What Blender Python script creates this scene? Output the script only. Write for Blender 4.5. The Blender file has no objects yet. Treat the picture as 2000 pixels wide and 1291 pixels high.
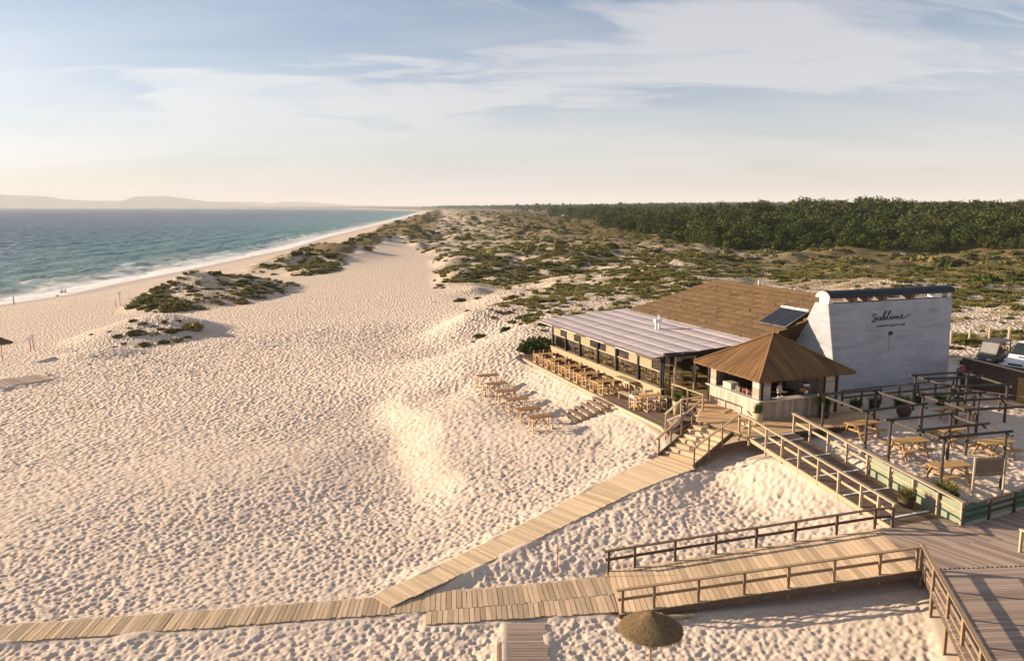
import bpy, bmesh, math, random
import numpy as np
from mathutils import Vector, Matrix

random.seed(7)
rng = np.random.default_rng(7)
scene = bpy.context.scene
R = math.radians

# ---------------------------------------------------------------- camera
FPX, CAMZ = 1555.0, 11.3
PITCH = math.atan(241.5 / FPX)
cd = bpy.data.cameras.new('camera')
cd.sensor_width = 36.0
cd.sensor_fit = 'HORIZONTAL'
cd.lens = 36.0 * FPX / 2000.0
cd.clip_start, cd.clip_end = 0.5, 90000.0
cam = bpy.data.objects.new('camera', cd)
scene.collection.objects.link(cam)
cam.location = (0, 0, CAMZ)
cam.rotation_euler = (math.pi / 2 - PITCH, 0, 0)
scene.camera = cam

# ---------------------------------------------------------------- light
SUN_EL = R(15.2)
SUN_AZ = R(76.0)            # to the left of the view direction (+Y)
SUN_DIR = Vector((-math.sin(SUN_AZ) * math.cos(SUN_EL), math.cos(SUN_AZ) * math.cos(SUN_EL), math.sin(SUN_EL)))
sl = bpy.data.lights.new('sun', 'SUN')
sl.energy = 5.0
sl.angle = R(0.5)
sl.color = (1.0, 0.785, 0.56)
so = bpy.data.objects.new('sun', sl)
so.rotation_euler = (-SUN_DIR).to_track_quat('-Z', 'Y').to_euler()
so.location = (-60, 30, 60)
scene.collection.objects.link(so)

scene.view_settings.view_transform = 'Standard'
scene.view_settings.look = 'None'
scene.view_settings.gamma = 1.0
scene.view_settings.use_curve_mapping = False
scene.view_settings.exposure = 1.15

world = bpy.data.worlds.new('World')
scene.world = world
world.use_nodes = True


class NT:
    """small helper to wire shader nodes"""
    def __init__(self, tree):
        self.t = tree
        self.n = tree.nodes
        self.n.clear()

    def add(self, typ, **kw):
        nd = self.n.new(typ)
        for k, v in kw.items():
            if k == 'ins':
                for a, b in v.items():
                    self.set(nd, a, b)
            else:
                setattr(nd, k, v)
        return nd

    def set(self, nd, key, val):
        s = nd.inputs[key]
        if isinstance(val, bpy.types.NodeSocket):
            self.t.links.new(val, s)
        else:
            s.default_value = val

    def math(self, op, a, b=0.0, c=0.0, clamp=False):
        nd = self.add('ShaderNodeMath', operation=op, use_clamp=clamp)
        self.set(nd, 0, a)
        self.set(nd, 1, b)
        self.set(nd, 2, c)
        return nd.outputs[0]

    def mix(self, f, a, b, typ='MIX'):
        nd = self.add('ShaderNodeMix', data_type='RGBA', blend_type=typ)
        self.set(nd, 0, f)
        self.set(nd, 6, a if isinstance(a, bpy.types.NodeSocket) else (*a, 1) if len(a) == 3 else a)
        self.set(nd, 7, b if isinstance(b, bpy.types.NodeSocket) else (*b, 1) if len(b) == 3 else b)
        return nd.outputs[2]

    def noise(self, vec, scale, detail=3.0, rough=0.55, dist=0.0, w=None):
        nd = self.add('ShaderNodeTexNoise')
        if w is not None:
            nd.noise_dimensions = '4D'
            self.set(nd, 'W', w)
        if vec is not None:
            self.set(nd, 'Vector', vec)
        self.set(nd, 'Scale', scale)
        self.set(nd, 'Detail', detail)
        self.set(nd, 'Roughness', rough)
        self.set(nd, 'Distortion', dist)
        return nd.outputs[0]

    def ramp(self, f, stops, interp='LINEAR'):
        nd = self.add('ShaderNodeValToRGB')
        nd.color_ramp.interpolation = interp
        el = nd.color_ramp.elements
        while len(el) < len(stops):
            el.new(0.5)
        for e, (p, c) in zip(el, stops):
            e.position = p
            e.color = (*c, 1) if len(c) == 3 else c
        self.set(nd, 0, f)
        return nd.outputs[0]

    def maprange(self, v, a, b, c=0.0, d=1.0, smooth=False):
        nd = self.add('ShaderNodeMapRange')
        nd.interpolation_type = 'SMOOTHSTEP' if smooth else 'LINEAR'
        for k, x in zip((0, 1, 2, 3, 4), (v, a, b, c, d)):
            self.set(nd, k, x)
        return nd.outputs[0]


CLOUD_AT = (2.1, 1.3, 0.0)
# sky: Nishita plus thin streaky cirrus laid over it by direction
w = NT(world.node_tree)
tc = w.add('ShaderNodeTexCoord')
sky = w.add('ShaderNodeTexSky', sky_type='NISHITA', sun_disc=False, sun_elevation=SUN_EL, sun_rotation=-SUN_AZ,
            altitude=20.0, air_density=1.0, dust_density=0.6, ozone_density=3.5)
sep = w.add('ShaderNodeSeparateXYZ', ins={0: tc.outputs['Generated']})
zc = w.math('MAXIMUM', sep.outputs[2], 0.0)
den = w.math('ADD', zc, 0.14)
cv = w.add('ShaderNodeCombineXYZ', ins={0: w.math('DIVIDE', sep.outputs[0], den), 1: w.math('DIVIDE', sep.outputs[1], den), 2: 0.0})
mp = w.add('ShaderNodeMapping', ins={'Vector': cv.outputs[0], 'Location': CLOUD_AT, 'Rotation': (0, 0, R(-32)), 'Scale': (0.42, 0.95, 1)})
nv = w.add('ShaderNodeTexNoise', ins={'Vector': mp.outputs[0], 'Scale': 1.3, 'Detail': 4.0})
warp = w.add('ShaderNodeVectorMath', operation='MULTIPLY_ADD', ins={0: nv.outputs[1], 1: (1.1, 1.1, 0.0), 2: mp.outputs[0]})
big = w.noise(warp.outputs[0], 0.8, 3.0, 0.5)
fine = w.noise(warp.outputs[0], 2.4, 10.0, 0.60, 0.5)
body = w.math('ADD', w.math('MULTIPLY', big, 0.62), w.math('MULTIPLY', fine, 0.38))
cl = w.maprange(body, 0.42, 0.57, 0, 1, True)
veil = w.math('MULTIPLY', w.maprange(w.noise(warp.outputs[0], 1.0, 6.0, 0.55), 0.32, 0.75, 0, 1, True), 0.36)
low = w.maprange(zc, 0.0, 0.34, 0.70, 0.0, True)          # thin high cloud thickens towards the horizon
cl = w.math('MAXIMUM', w.math('MULTIPLY', cl, 0.9), w.math('ADD', veil, low, clamp=True))
hs = w.add('ShaderNodeHueSaturation', ins={'Saturation': 0.25, 'Value': 1.0, 'Color': sky.outputs[0]})
lift = w.add('ShaderNodeMix', data_type='RGBA', blend_type='ADD', ins={0: 1.0, 6: hs.outputs[0], 7: (2.55, 2.4, 2.35, 1)})
sat = w.add('ShaderNodeHueSaturation', ins={'Saturation': 1.25, 'Color': sky.outputs[0]})
tint = w.mix(1.0, sat.outputs[0], (1.0, 0.97, 1.04), 'MULTIPLY')
skyc = w.mix(cl, tint, lift.outputs[2])
bg = w.add('ShaderNodeBackground', ins={'Color': skyc, 'Strength': 0.053})
wo = w.add('ShaderNodeOutputWorld', ins={'Surface': bg.outputs[0]})

cy = scene.cycles
cy.max_bounces = 6
cy.diffuse_bounces = 3
cy.glossy_bounces = 3
cy.transmission_bounces = 4
cy.transparent_max_bounces = 8
cy.volume_bounces = 0
cy.use_denoising = True
cy.caustics_reflective = False
cy.caustics_refractive = False

# ---------------------------------------------------------------- frames of reference
_c, _s = math.cos(PITCH), math.sin(PITCH)


def P(px, py, z):
    """where the line of sight through a photograph pixel meets height z (a survey helper)"""
    u, v = (px - 1000) / FPX, -(py - 645.5) / FPX
    d = (u, _c + v * _s, -_s + v * _c)
    t = (z - CAMZ) / d[2]
    return (d[0] * t, d[1] * t)


TH = R(21.3)                      # the club's buildings are turned by this much
ORG = Vector((13.27, 41.40, 0.0))  # front corner of the bar pavilion, deck level = 0
CT, ST = math.cos(TH), math.sin(TH)


def W(a, b):
    """a = metres behind the bar's front corner, b = metres to its right"""
    return (ORG.x - ST * a + CT * b, ORG.y + CT * a + ST * b)


# ---------------------------------------------------------------- object helpers
COL = scene.collection


def link(o, parent=None):
    COL.objects.link(o)
    if parent is not None:
        o.parent = parent
    return o


def tag(o, label=None, cat=None, group=None, kind=None):
    if label:
        o['label'] = label
    if cat:
        o['category'] = cat
    if group:
        o['group'] = group
    if kind:
        o['kind'] = kind
    return o


def thing(name, label, cat, loc=(0, 0, 0), rz=0.0, group=None):
    o = bpy.data.objects.new(name, None)
    o.empty_display_size = 0.3
    o.location = loc
    o.rotation_euler = (0, 0, rz)
    link(o)
    return tag(o, label, cat, group)


def building(name, label, cat):
    return thing(name, label, cat, ORG, TH)


def mesh_np(name, verts, faces, smooth=False):
    """verts (N,3), faces (M,k) arrays"""
    verts = np.asarray(verts, dtype=np.float32)
    faces = np.asarray(faces, dtype=np.int32)
    me = bpy.data.meshes.new(name)
    me.vertices.add(len(verts))
    me.vertices.foreach_set('co', verts.ravel())
    k = faces.shape[1]
    me.loops.add(faces.size)
    me.loops.foreach_set('vertex_index', faces.ravel())
    me.polygons.add(len(faces))
    me.polygons.foreach_set('loop_start', np.arange(0, faces.size, k, dtype=np.int32))
    me.polygons.foreach_set('loop_total', np.full(len(faces), k, dtype=np.int32))
    if smooth:
        me.polygons.foreach_set('use_smooth', np.ones(len(faces), dtype=bool))
    me.update(calc_edges=True)
    return me


def copy_tree(o, parent=None):
    c = o.copy()
    link(c, parent)
    for ch in o.children:
        copy_tree(ch, c)
    return c


class MB:
    """mesh builder: boxes, bars, tubes, lathes collected into one mesh"""
    def __init__(self):
        self.v, self.f, self.sm = [], [], False

    def _add(self, vs, fs):
        n = len(self.v)
        self.v.extend([tuple(p) for p in vs])
        self.f.extend([tuple(i + n for i in q) for q in fs])
        return self

    def box(self, c, s, rz=0.0, rx=0.0, ry=0.0):
        m = Matrix.Rotation(rz, 3, 'Z') @ Matrix.Rotation(ry, 3, 'Y') @ Matrix.Rotation(rx, 3, 'X')
        c = Vector(c)
        vs = [c + m @ Vector((x * s[0] / 2, y * s[1] / 2, z * s[2] / 2)) for z in (-1, 1) for y in (-1, 1) for x in (-1, 1)]
        return self._add(vs, [(0, 2, 3, 1), (4, 5, 7, 6), (0, 1, 5, 4), (2, 6, 7, 3), (0, 4, 6, 2), (1, 3, 7, 5)])

    def bbox(self, lo, hi):
        return self.box([(a + b) / 2 for a, b in zip(lo, hi)], [b - a for a, b in zip(lo, hi)])

    def bar(self, p, q, w, h, up=(0, 0, 1)):
        p, q = Vector(p), Vector(q)
        d = (q - p).normalized()
        sd = d.cross(Vector(up))
        if sd.length < 1e-4:
            sd = d.cross(Vector((0, 1, 0)))
        sd.normalize()
        u = sd.cross(d).normalized()
        vs = []
        for e in (p, q):
            for (i, j) in ((-1, -1), (1, -1), (1, 1), (-1, 1)):
                vs.append(e + sd * (i * w / 2) + u * (j * h / 2))
        return self._add(vs, [(0, 1, 2, 3), (7, 6, 5, 4), (0, 4, 5, 1), (1, 5, 6, 2), (2, 6, 7, 3), (3, 7, 4, 0)])

    def tube(self, pts, rads, n=8, cap=True):
        pts = [Vector(p) for p in pts]
        if not hasattr(rads, '__len__'):
            rads = [rads] * len(pts)
        vs, fs = [], []
        ref = None
        for i, p in enumerate(pts):
            d = (pts[min(i + 1, len(pts) - 1)] - pts[max(i - 1, 0)])
            d = d.normalized() if d.length > 1e-9 else Vector((0, 0, 1))
            if ref is None:
                ref = Vector((1, 0, 0)) if abs(d.x) < 0.8 else Vector((0, 1, 0))
            s1 = d.cross(ref).normalized()
            s2 = d.cross(s1).normalized()
            ref = s2.cross(d) if False else ref
            for k in range(n):
                a = 2 * math.pi * k / n
                vs.append(p + (s1 * math.cos(a) + s2 * math.sin(a)) * rads[i])
        for i in range(len(pts) - 1):
            for k in range(n):
                k2 = (k + 1) % n
                fs.append((i * n + k, i * n + k2, (i + 1) * n + k2, (i + 1) * n + k))
        if cap:
            fs.append(tuple(range(n))[::-1])
            fs.append(tuple((len(pts) - 1) * n + k for k in range(n)))
        return self._add(vs, fs)

    def lathe(self, prof, n=16, c=(0, 0, 0)):
        vs, fs = [], []
        for r, z in prof:
            for k in range(n):
                a = 2 * math.pi * k / n
                vs.append((c[0] + r * math.cos(a), c[1] + r * math.sin(a), c[2] + z))
        for i in range(len(prof) - 1):
            for k in range(n):
                k2 = (k + 1) % n
                fs.append((i * n + k, i * n + k2, (i + 1) * n + k2, (i + 1) * n + k))
        fs.append(tuple(range(n))[::-1])
        fs.append(tuple((len(prof) - 1) * n + k for k in range(n)))
        return self._add(vs, fs)

    def prism(self, poly, x0, x1, axis='x'):
        """poly of (u,v) extruded along an axis; for axis x the polygon lies in y,z"""
        n = len(poly)
        def m(t, u, v):
            return (t, u, v) if axis == 'x' else (u, t, v) if axis == 'y' else (u, v, t)
        vs = [m(x0, u, v) for u, v in poly] + [m(x1, u, v) for u, v in poly]
        fs = [tuple(range(n))[::-1], tuple(range(n, 2 * n))]
        for i in range(n):
            j = (i + 1) % n
            fs.append((i, j, n + j, n + i))
        return self._add(vs, fs)

    def quad(self, *p):
        return self._add(p, [tuple(range(len(p)))])

    def mesh(self, name, smooth=False):
        me = bpy.data.meshes.new(name)
        me.from_pydata(self.v, [], self.f)
        bm = bmesh.new()
        bm.from_mesh(me)
        bmesh.ops.recalc_face_normals(bm, faces=bm.faces)
        bm.to_mesh(me)
        bm.free()
        if smooth:
            for p in me.polygons:
                p.use_smooth = True
        return me

    def build(self, name, mat, parent=None, loc=(0, 0, 0), rz=0.0, smooth=False, bevel=0.0):
        me = self.mesh(name, smooth)
        me.materials.append(mat)
        o = bpy.data.objects.new(name, me)
        o.location = loc
        o.rotation_euler = (0, 0, rz)
        link(o, parent)
        if bevel:
            md = o.modifiers.new('bevel', 'BEVEL')
            md.width = bevel
            md.segments = 1
        return o


def obj(name, me, mat=None, parent=None, loc=(0, 0, 0), rz=0.0):
    if mat is not None and not me.materials:
        me.materials.append(mat)
    o = bpy.data.objects.new(name, me)
    o.location = loc
    o.rotation_euler = (0, 0, rz)
    return link(o, parent)


# ---------------------------------------------------------------- materials
def new_mat(name):
    m = bpy.data.materials.new(name)
    m.use_nodes = True
    return m, NT(m.node_tree)


def plain(name, col, rough=0.6, var=0.12, scale=6.0, bump=0.0, metal=0.0, rand=0.0, spec=0.3):
    m, t = new_mat(name)
    tcn = t.add('ShaderNodeTexCoord')
    oi = t.add('ShaderNodeObjectInfo')
    nz = t.noise(tcn.outputs['Object'], scale, 4.0, 0.6, w=t.math('MULTIPLY', oi.outputs['Random'], 30.0))
    k = t.maprange(nz, 0.25, 0.75, 1.0 - var, 1.0 + var)
    if rand:
        k = t.math('MULTIPLY', k, t.maprange(oi.outputs['Random'], 0, 1, 1.0 - rand, 1.0 + rand))
    c = t.add('ShaderNodeVectorMath', operation='SCALE', ins={0: (*col,), 'Scale': k})
    b = t.add('ShaderNodeBsdfPrincipled', ins={'Base Color': c.outputs[0], 'Roughness': rough, 'Metallic': metal,
                                              'Specular IOR Level': spec})
    if bump:
        bn = t.add('ShaderNodeBump', ins={'Strength': bump, 'Distance': 0.02, 'Height': nz})
        t.set(b, 'Normal', bn.outputs[0])
    t.add('ShaderNodeOutputMaterial', ins={'Surface': b.outputs[0]})
    return m


def wood(name, c1, c2, rough=0.75, rand=0.16, grain=(3.0, 22.0, 22.0), stain=0.25):
    """weathered timber: grain along the local X of each board, tone differs board to board"""
    m, t = new_mat(name)
    tcn = t.add('ShaderNodeTexCoord')
    oi = t.add('ShaderNodeObjectInfo')
    mpn = t.add('ShaderNodeMapping', ins={'Vector': tcn.outputs['Object'], 'Scale': grain})
    rw = t.math('MULTIPLY', oi.outputs['Random'], 57.0)
    g = t.noise(mpn.outputs[0], 1.0, 5.0, 0.65, 0.3, w=rw)
    s2 = t.noise(tcn.outputs['Object'], 2.3, 3.0, 0.6, w=rw)
    col = t.mix(t.maprange(g, 0.3, 0.7), c1, c2)
    col = t.mix(t.math('MULTIPLY', t.maprange(s2, 0.45, 0.75), stain), col, tuple(x * 0.45 for x in c1))
    k = t.maprange(oi.outputs['Random'], 0, 1, 1.0 - rand, 1.0 + rand)
    cc = t.add('ShaderNodeVectorMath', operation='SCALE', ins={0: col, 'Scale': k})
    bn = t.add('ShaderNodeBump', ins={'Strength': 0.35, 'Distance': 0.01, 'Height': g})
    b = t.add('ShaderNodeBsdfPrincipled', ins={'Base Color': cc.outputs[0], 'Roughness': rough, 'Specular IOR Level': 0.25,
                                              'Normal': bn.outputs[0]})
    t.add('ShaderNodeOutputMaterial', ins={'Surface': b.outputs[0]})
    return m


def foliage(name, dark, light, dry=None, rough=0.6, trans=0.18):
    m, t = new_mat(name)
    tcn = t.add('ShaderNodeTexCoord')
    oi = t.add('ShaderNodeObjectInfo')
    rw = t.math('MULTIPLY', oi.outputs['Random'], 41.0)
    n = t.noise(tcn.outputs['Object'], 1.6, 3.0, 0.6, w=rw)
    gi = t.add('ShaderNodeNewGeometry')
    n2 = gi.outputs['Random Per Island']
    f = t.math('ADD', t.math('MULTIPLY', n, 0.6), t.math('MULTIPLY', n2, 0.4))
    col = t.mix(t.maprange(f, 0.3, 0.75), dark, light)
    if dry is not None:
        col = t.mix(t.math('MULTIPLY', t.maprange(t.math('FRACT', t.math('MULTIPLY', oi.outputs['Random'], 7.3)), 0.45, 1.0), 0.75), col, dry)
    k = t.maprange(oi.outputs['Random'], 0, 1, 0.75, 1.25)
    cc = t.add('ShaderNodeVectorMath', operation='SCALE', ins={0: col, 'Scale': k})
    b = t.add('ShaderNodeBsdfPrincipled', ins={'Base Color': cc.outputs[0], 'Roughness': rough, 'Specular IOR Level': 0.15})
    tr = t.add('ShaderNodeBsdfTranslucent', ins={'Color': cc.outputs[0]})
    mx = t.add('ShaderNodeMixShader', ins={0: trans, 1: b.outputs[0], 2: tr.outputs[0]})
    t.add('ShaderNodeOutputMaterial', ins={'Surface': mx.outputs[0]})
    return m


M = {}
M['board'] = wood('sun bleached boards', (0.42, 0.30, 0.185), (0.58, 0.44, 0.295), rand=0.28)
M['board_grey'] = wood('grey boards', (0.27, 0.20, 0.155), (0.39, 0.30, 0.24), rand=0.3)
M['board_dark'] = wood('dark decking', (0.12, 0.082, 0.056), (0.21, 0.15, 0.108), rand=0.25)
M['deck_warm'] = wood('warm decking', (0.46, 0.295, 0.15), (0.60, 0.42, 0.24), rand=0.2)
M['slant'] = wood('sun bleached slanting walk', (0.54, 0.40, 0.25), (0.68, 0.53, 0.35), rand=0.2)
M['rail'] = wood('railing timber', (0.20, 0.135, 0.082), (0.31, 0.22, 0.14), rand=0.15)
M['rail_pale'] = wood('pale railing timber', (0.40, 0.30, 0.19), (0.52, 0.41, 0.28), rand=0.12)
M['rail_dark'] = wood('dark railing timber', (0.085, 0.058, 0.04), (0.145, 0.105, 0.075), rand=0.15)
M['pole'] = wood('dark pergola pole', (0.045, 0.038, 0.034), (0.095, 0.08, 0.07), rand=0.15)
M['tan'] = wood('tan table timber', (0.36, 0.21, 0.08), (0.48, 0.30, 0.125), rand=0.12)
M['brown'] = wood('brown table top', (0.23, 0.12, 0.055), (0.33, 0.18, 0.085), rand=0.12)
M['pale_wood'] = wood('pale chair timber', (0.52, 0.36, 0.20), (0.64, 0.46, 0.28), rand=0.1)
M['clad'] = wood('bar cladding', (0.40, 0.32, 0.25), (0.56, 0.46, 0.37), rand=0.3, grain=(20.0, 20.0, 2.5))
M['canvas'] = plain('brown canvas', (0.10, 0.055, 0.035), 0.9, 0.2, 20)
M['canvas_pale'] = plain('pale canvas', (0.62, 0.55, 0.46), 0.9, 0.1, 20)
M['cream'] = plain('cream paint', (0.72, 0.62, 0.46), 0.6, 0.1, 3.0, rand=0.05)
M['white'] = plain('white paint', (0.78, 0.77, 0.74), 0.5, 0.06, 3.0)
M['black'] = plain('black paint', (0.018, 0.018, 0.02), 0.45, 0.2, 5.0)
M['steel'] = plain('steel', (0.55, 0.55, 0.56), 0.3, 0.1, 5.0, metal=0.9)
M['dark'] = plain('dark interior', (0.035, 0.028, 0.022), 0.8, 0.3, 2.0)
# ---------------------------------------------------------------- terrain
def smooth(x, a, b):
    t = np.clip((np.asarray(x, dtype=float) - a) / (b - a), 0, 1)
    return t * t * (3 - 2 * t)


_LAT = rng.random((256, 256))


def vnoise(x, y):
    xi, yi = np.floor(x).astype(int), np.floor(y).astype(int)
    fx, fy = x - xi, y - yi
    fx, fy = fx * fx * (3 - 2 * fx), fy * fy * (3 - 2 * fy)
    a, b = _LAT[xi & 255, yi & 255], _LAT[(xi + 1) & 255, yi & 255]
    c, d = _LAT[xi & 255, (yi + 1) & 255], _LAT[(xi + 1) & 255, (yi + 1) & 255]
    return (a * (1 - fx) + b * fx) * (1 - fy) + (c * (1 - fx) + d * fx) * fy - 0.5


def fbm(x, y, sc, oct=3):
    r, a, f = 0.0, 1.0, 1.0 / sc
    ca, sa = math.cos(0.6), math.sin(0.6)
    for i in range(oct):
        r = r + a * vnoise(x * f + 17.3 * i + 100, y * f + 9.1 * i + 100)
        x, y = x * ca - y * sa, x * sa + y * ca
        a, f = a * 0.5, f * 2.03
    return r


SEA = -8.5
_shp = [P(*q, SEA + 0.15) for q in ((130, 575), (240, 551), (350, 530), (480, 503), (560, 487), (640, 463), (740, 439), (800, 423), (830, 413))]
_sh_y = np.array([-3000, 60, 120] + [q[1] for q in _shp] + [7500, 12000, 20000, 60000])
_sh_x = np.array([-300, -122, -112] + [q[0] for q in _shp] + [-1500, -5200, -16000, -70000])


def shore_s(x, y):
    return x - np.interp(y, _sh_y, _sh_x)


PROF = ([-4000, -400, -60, -25, 0, 6, 14, 30, 50, 70, 105, 140, 400, 3000],
        [-40, -16, -11.0, -9.6, -8.5, -8.05, -7.4, -6.3, -5.3, -4.5, -3.1, -2.4, -1.5, -1.0])

CP = []


def cp_px(px, py, z):
    CP.append((*P(px, py, z), z))


def cp_w(a, b, z):
    CP.append((*W(a, b), z))


for q in ((0, 640, -6.6), (0, 700, -5.3), (0, 760, -4.65), (0, 900, -3.9), (0, 1050, -3.35), (0, 1225, -3.0), (0, 1300, -3.0),
          (300, 1000, -3.25), (300, 800, -3.9), (420, 720, -4.0), (400, 1195, -2.98), (830, 1170, -2.9), (1190, 1150, -2.78), (990, 1291, -2.95),
          (1270, 1291, -2.85), (1550, 1290, -2.8), (1800, 1291, -2.55), (1750, 1130, -1.95), (1850, 1230, -2.2), (1600, 1165, -2.35), (1450, 1190, -2.6), (600, 1100, -3.05),
          (600, 1290, -3.0), (620, 900, -3.15), (560, 760, -3.5), (620, 660, -3.5), (700, 600, -3.3), (760, 540, -2.9), (800, 500, -2.6),
          (700, 770, -3.1), (770, 880, -3.15), (850, 990, -3.0), (810, 755, -2.5), (880, 850, -2.5), (945, 960, -2.55),
          (1000, 880, -2.3), (1100, 930, -2.15), (900, 760, -2.3), (880, 690, -2.4), (850, 640, -2.5), (1000, 1000, -2.5), (900, 1090, -2.75),
          (1180, 1065, -2.45), (1200, 930, -1.9), (1200, 870, -1.85), (1290, 905, -1.6), (1385, 920, -1.65), (1450, 960, -1.8),
          (1540, 960, -1.35), (1600, 1010, -1.6), (1500, 900, -0.95), (1440, 880, -1.15), (1400, 1040, -2.1), (1680, 1010, -1.4),
          (480, 655, -3.95), (530, 640, -3.75), (650, 625, -3.4), (700, 680, -3.2), (760, 640, -2.9), (840, 655, -2.65), (760, 700, -2.85), (560, 600, -3.75), (900, 610, -2.0), (980, 600, -1.4), (1000, 540, -1.2), (900, 520, -2.0), (940, 650, -1.9), (990, 650, -1.2), (900, 660, -2.3)):
    cp_px(*q)
for q in ((20, -8.5, -1.6), (8.4, -9.2, -1.68), (14, -11, -1.8), (24, -9, -1.45), (22, -4.6, -0.75), (18, -4.6, -0.8), (14, -4.7, -0.85),
          (10, -4.8, -0.95), (20, -6.1, -1.5), (17, -6.1, -1.52), (14, -6.1, -1.58), (20, -7.2, -1.6), (14, -7.3, -1.66), (9.5, -7.3, -1.78), (9.3, -5.7, -1.4), (12, -5.9, -1.5), (6, -5.2, -0.95), (4, -6.2, -1.3), (5, -8, -1.75),
          (2, -8, -1.75), (26, -4, -0.25), (31, -5, -0.6), (36, 0, -0.1), (29, -10, -1.5), (30, 10, 0.2), (40, 20, 0.6),
          (10, 22, -0.05), (10, 30, 0.1), (2, 26, -0.05), (-5, 20, -0.2), (-3, 4, -0.35), (-9, 3, -0.62), (-6, 9, -0.45), (-2, 13, -0.3), (-12, 5, -0.85),
          (-11, 10, -0.7), (-15, 6, -1.3), (10, 5, -0.2), (16, 3, -0.2), (4, 12, -0.15), (16, 15, 0.0), (55, 30, 0.9), (50, 0, -0.2),
          (25, 35, 0.3), (-20, 10, -1.7), (-18, 0, -1.9), (-24, 0, -2.4), (-4, -2.9, -0.5), (-6, -2.9, -0.78), (-8, -3.0, -1.05), (-10, -3.0, -1.35)):
    cp_w(*q)
CP += [(3.6, 33.1, -2.12), (0.3, 30.1, -2.5), (5.9, 35.2, -1.85), (-2.2, 27.95, -2.74), (1.6, 31.3, -2.36), (7.6, 36.3, -1.72)]
CP = np.array(CP)


def _tk(d2):
    return np.where(d2 > 1e-9, 0.5 * d2 * np.log(np.maximum(d2, 1e-9)), 0.0)


def _base_prof(x, y):
    return np.interp(shore_s(x, y), *PROF)


_n = len(CP)
_K = _tk((CP[:, None, 0] - CP[None, :, 0]) ** 2 + (CP[:, None, 1] - CP[None, :, 1]) ** 2) + np.eye(_n) * 1.2
_A = np.zeros((_n + 3, _n + 3))
_A[:_n, :_n] = _K
_A[:_n, _n], _A[:_n, _n + 1:] = 1, CP[:, :2]
_A[_n, :_n], _A[_n + 1:, :_n] = 1, CP[:, :2].T
_rhs = np.concatenate([CP[:, 2] - _base_prof(CP[:, 0], CP[:, 1]), np.zeros(3)])
_TPS = np.linalg.solve(_A, _rhs)

# vegetated mounds on the beach: centre, half sizes, turn, height
MOUNDS = []


def mound(px, py, z, rx, ry, h):
    MOUNDS.append((*P(px, py, z), rx, ry, h))


mound(430, 578, -5.0, 14, 28, 3.3)
mound(350, 585, -5.2, 9, 13, 1.6)
mound(290, 655, -4.6, 11, 9.5, 2.3)
mound(190, 690, -4.5, 6, 4, 0.7)
mound(610, 523, -4.2, 7, 14, 1.4)


LEDGE = P(868, 965, -2.75), P(752, 765, -2.75)


def veg_mask(x, y):
    """0 on bare sand, 1 in the vegetated dunes inland"""
    s = shore_s(x, y)
    # left limit of the inland dunes as seen on the ground: the bare corridor runs from the camera to a far gap
    lim = np.interp(y, [0, 62, 72, 86, 110, 140, 190, 260, 330, 420, 520], [60, 26, 2, 1, -5, -12, -17, -26, -42, -62, -85])
    inl = smooth(x - lim, -3, 5) * smooth(y + 0.35 * x, 66, 74)
    # coastal ridge on the left of the corridor
    rid = smooth(s, 25, 32) * smooth(y, 195, 225) * (1 - smooth(x - np.interp(y, [190, 230, 300, 390, 480, 520, 800], [-48, -46, -49, -54, -60, -50, 400]), -5, 1))
    far = smooth(s, 30, 44) * smooth(y, 480, 560)
    return np.clip(np.maximum(np.maximum(inl, rid), far), 0, 1)


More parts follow.
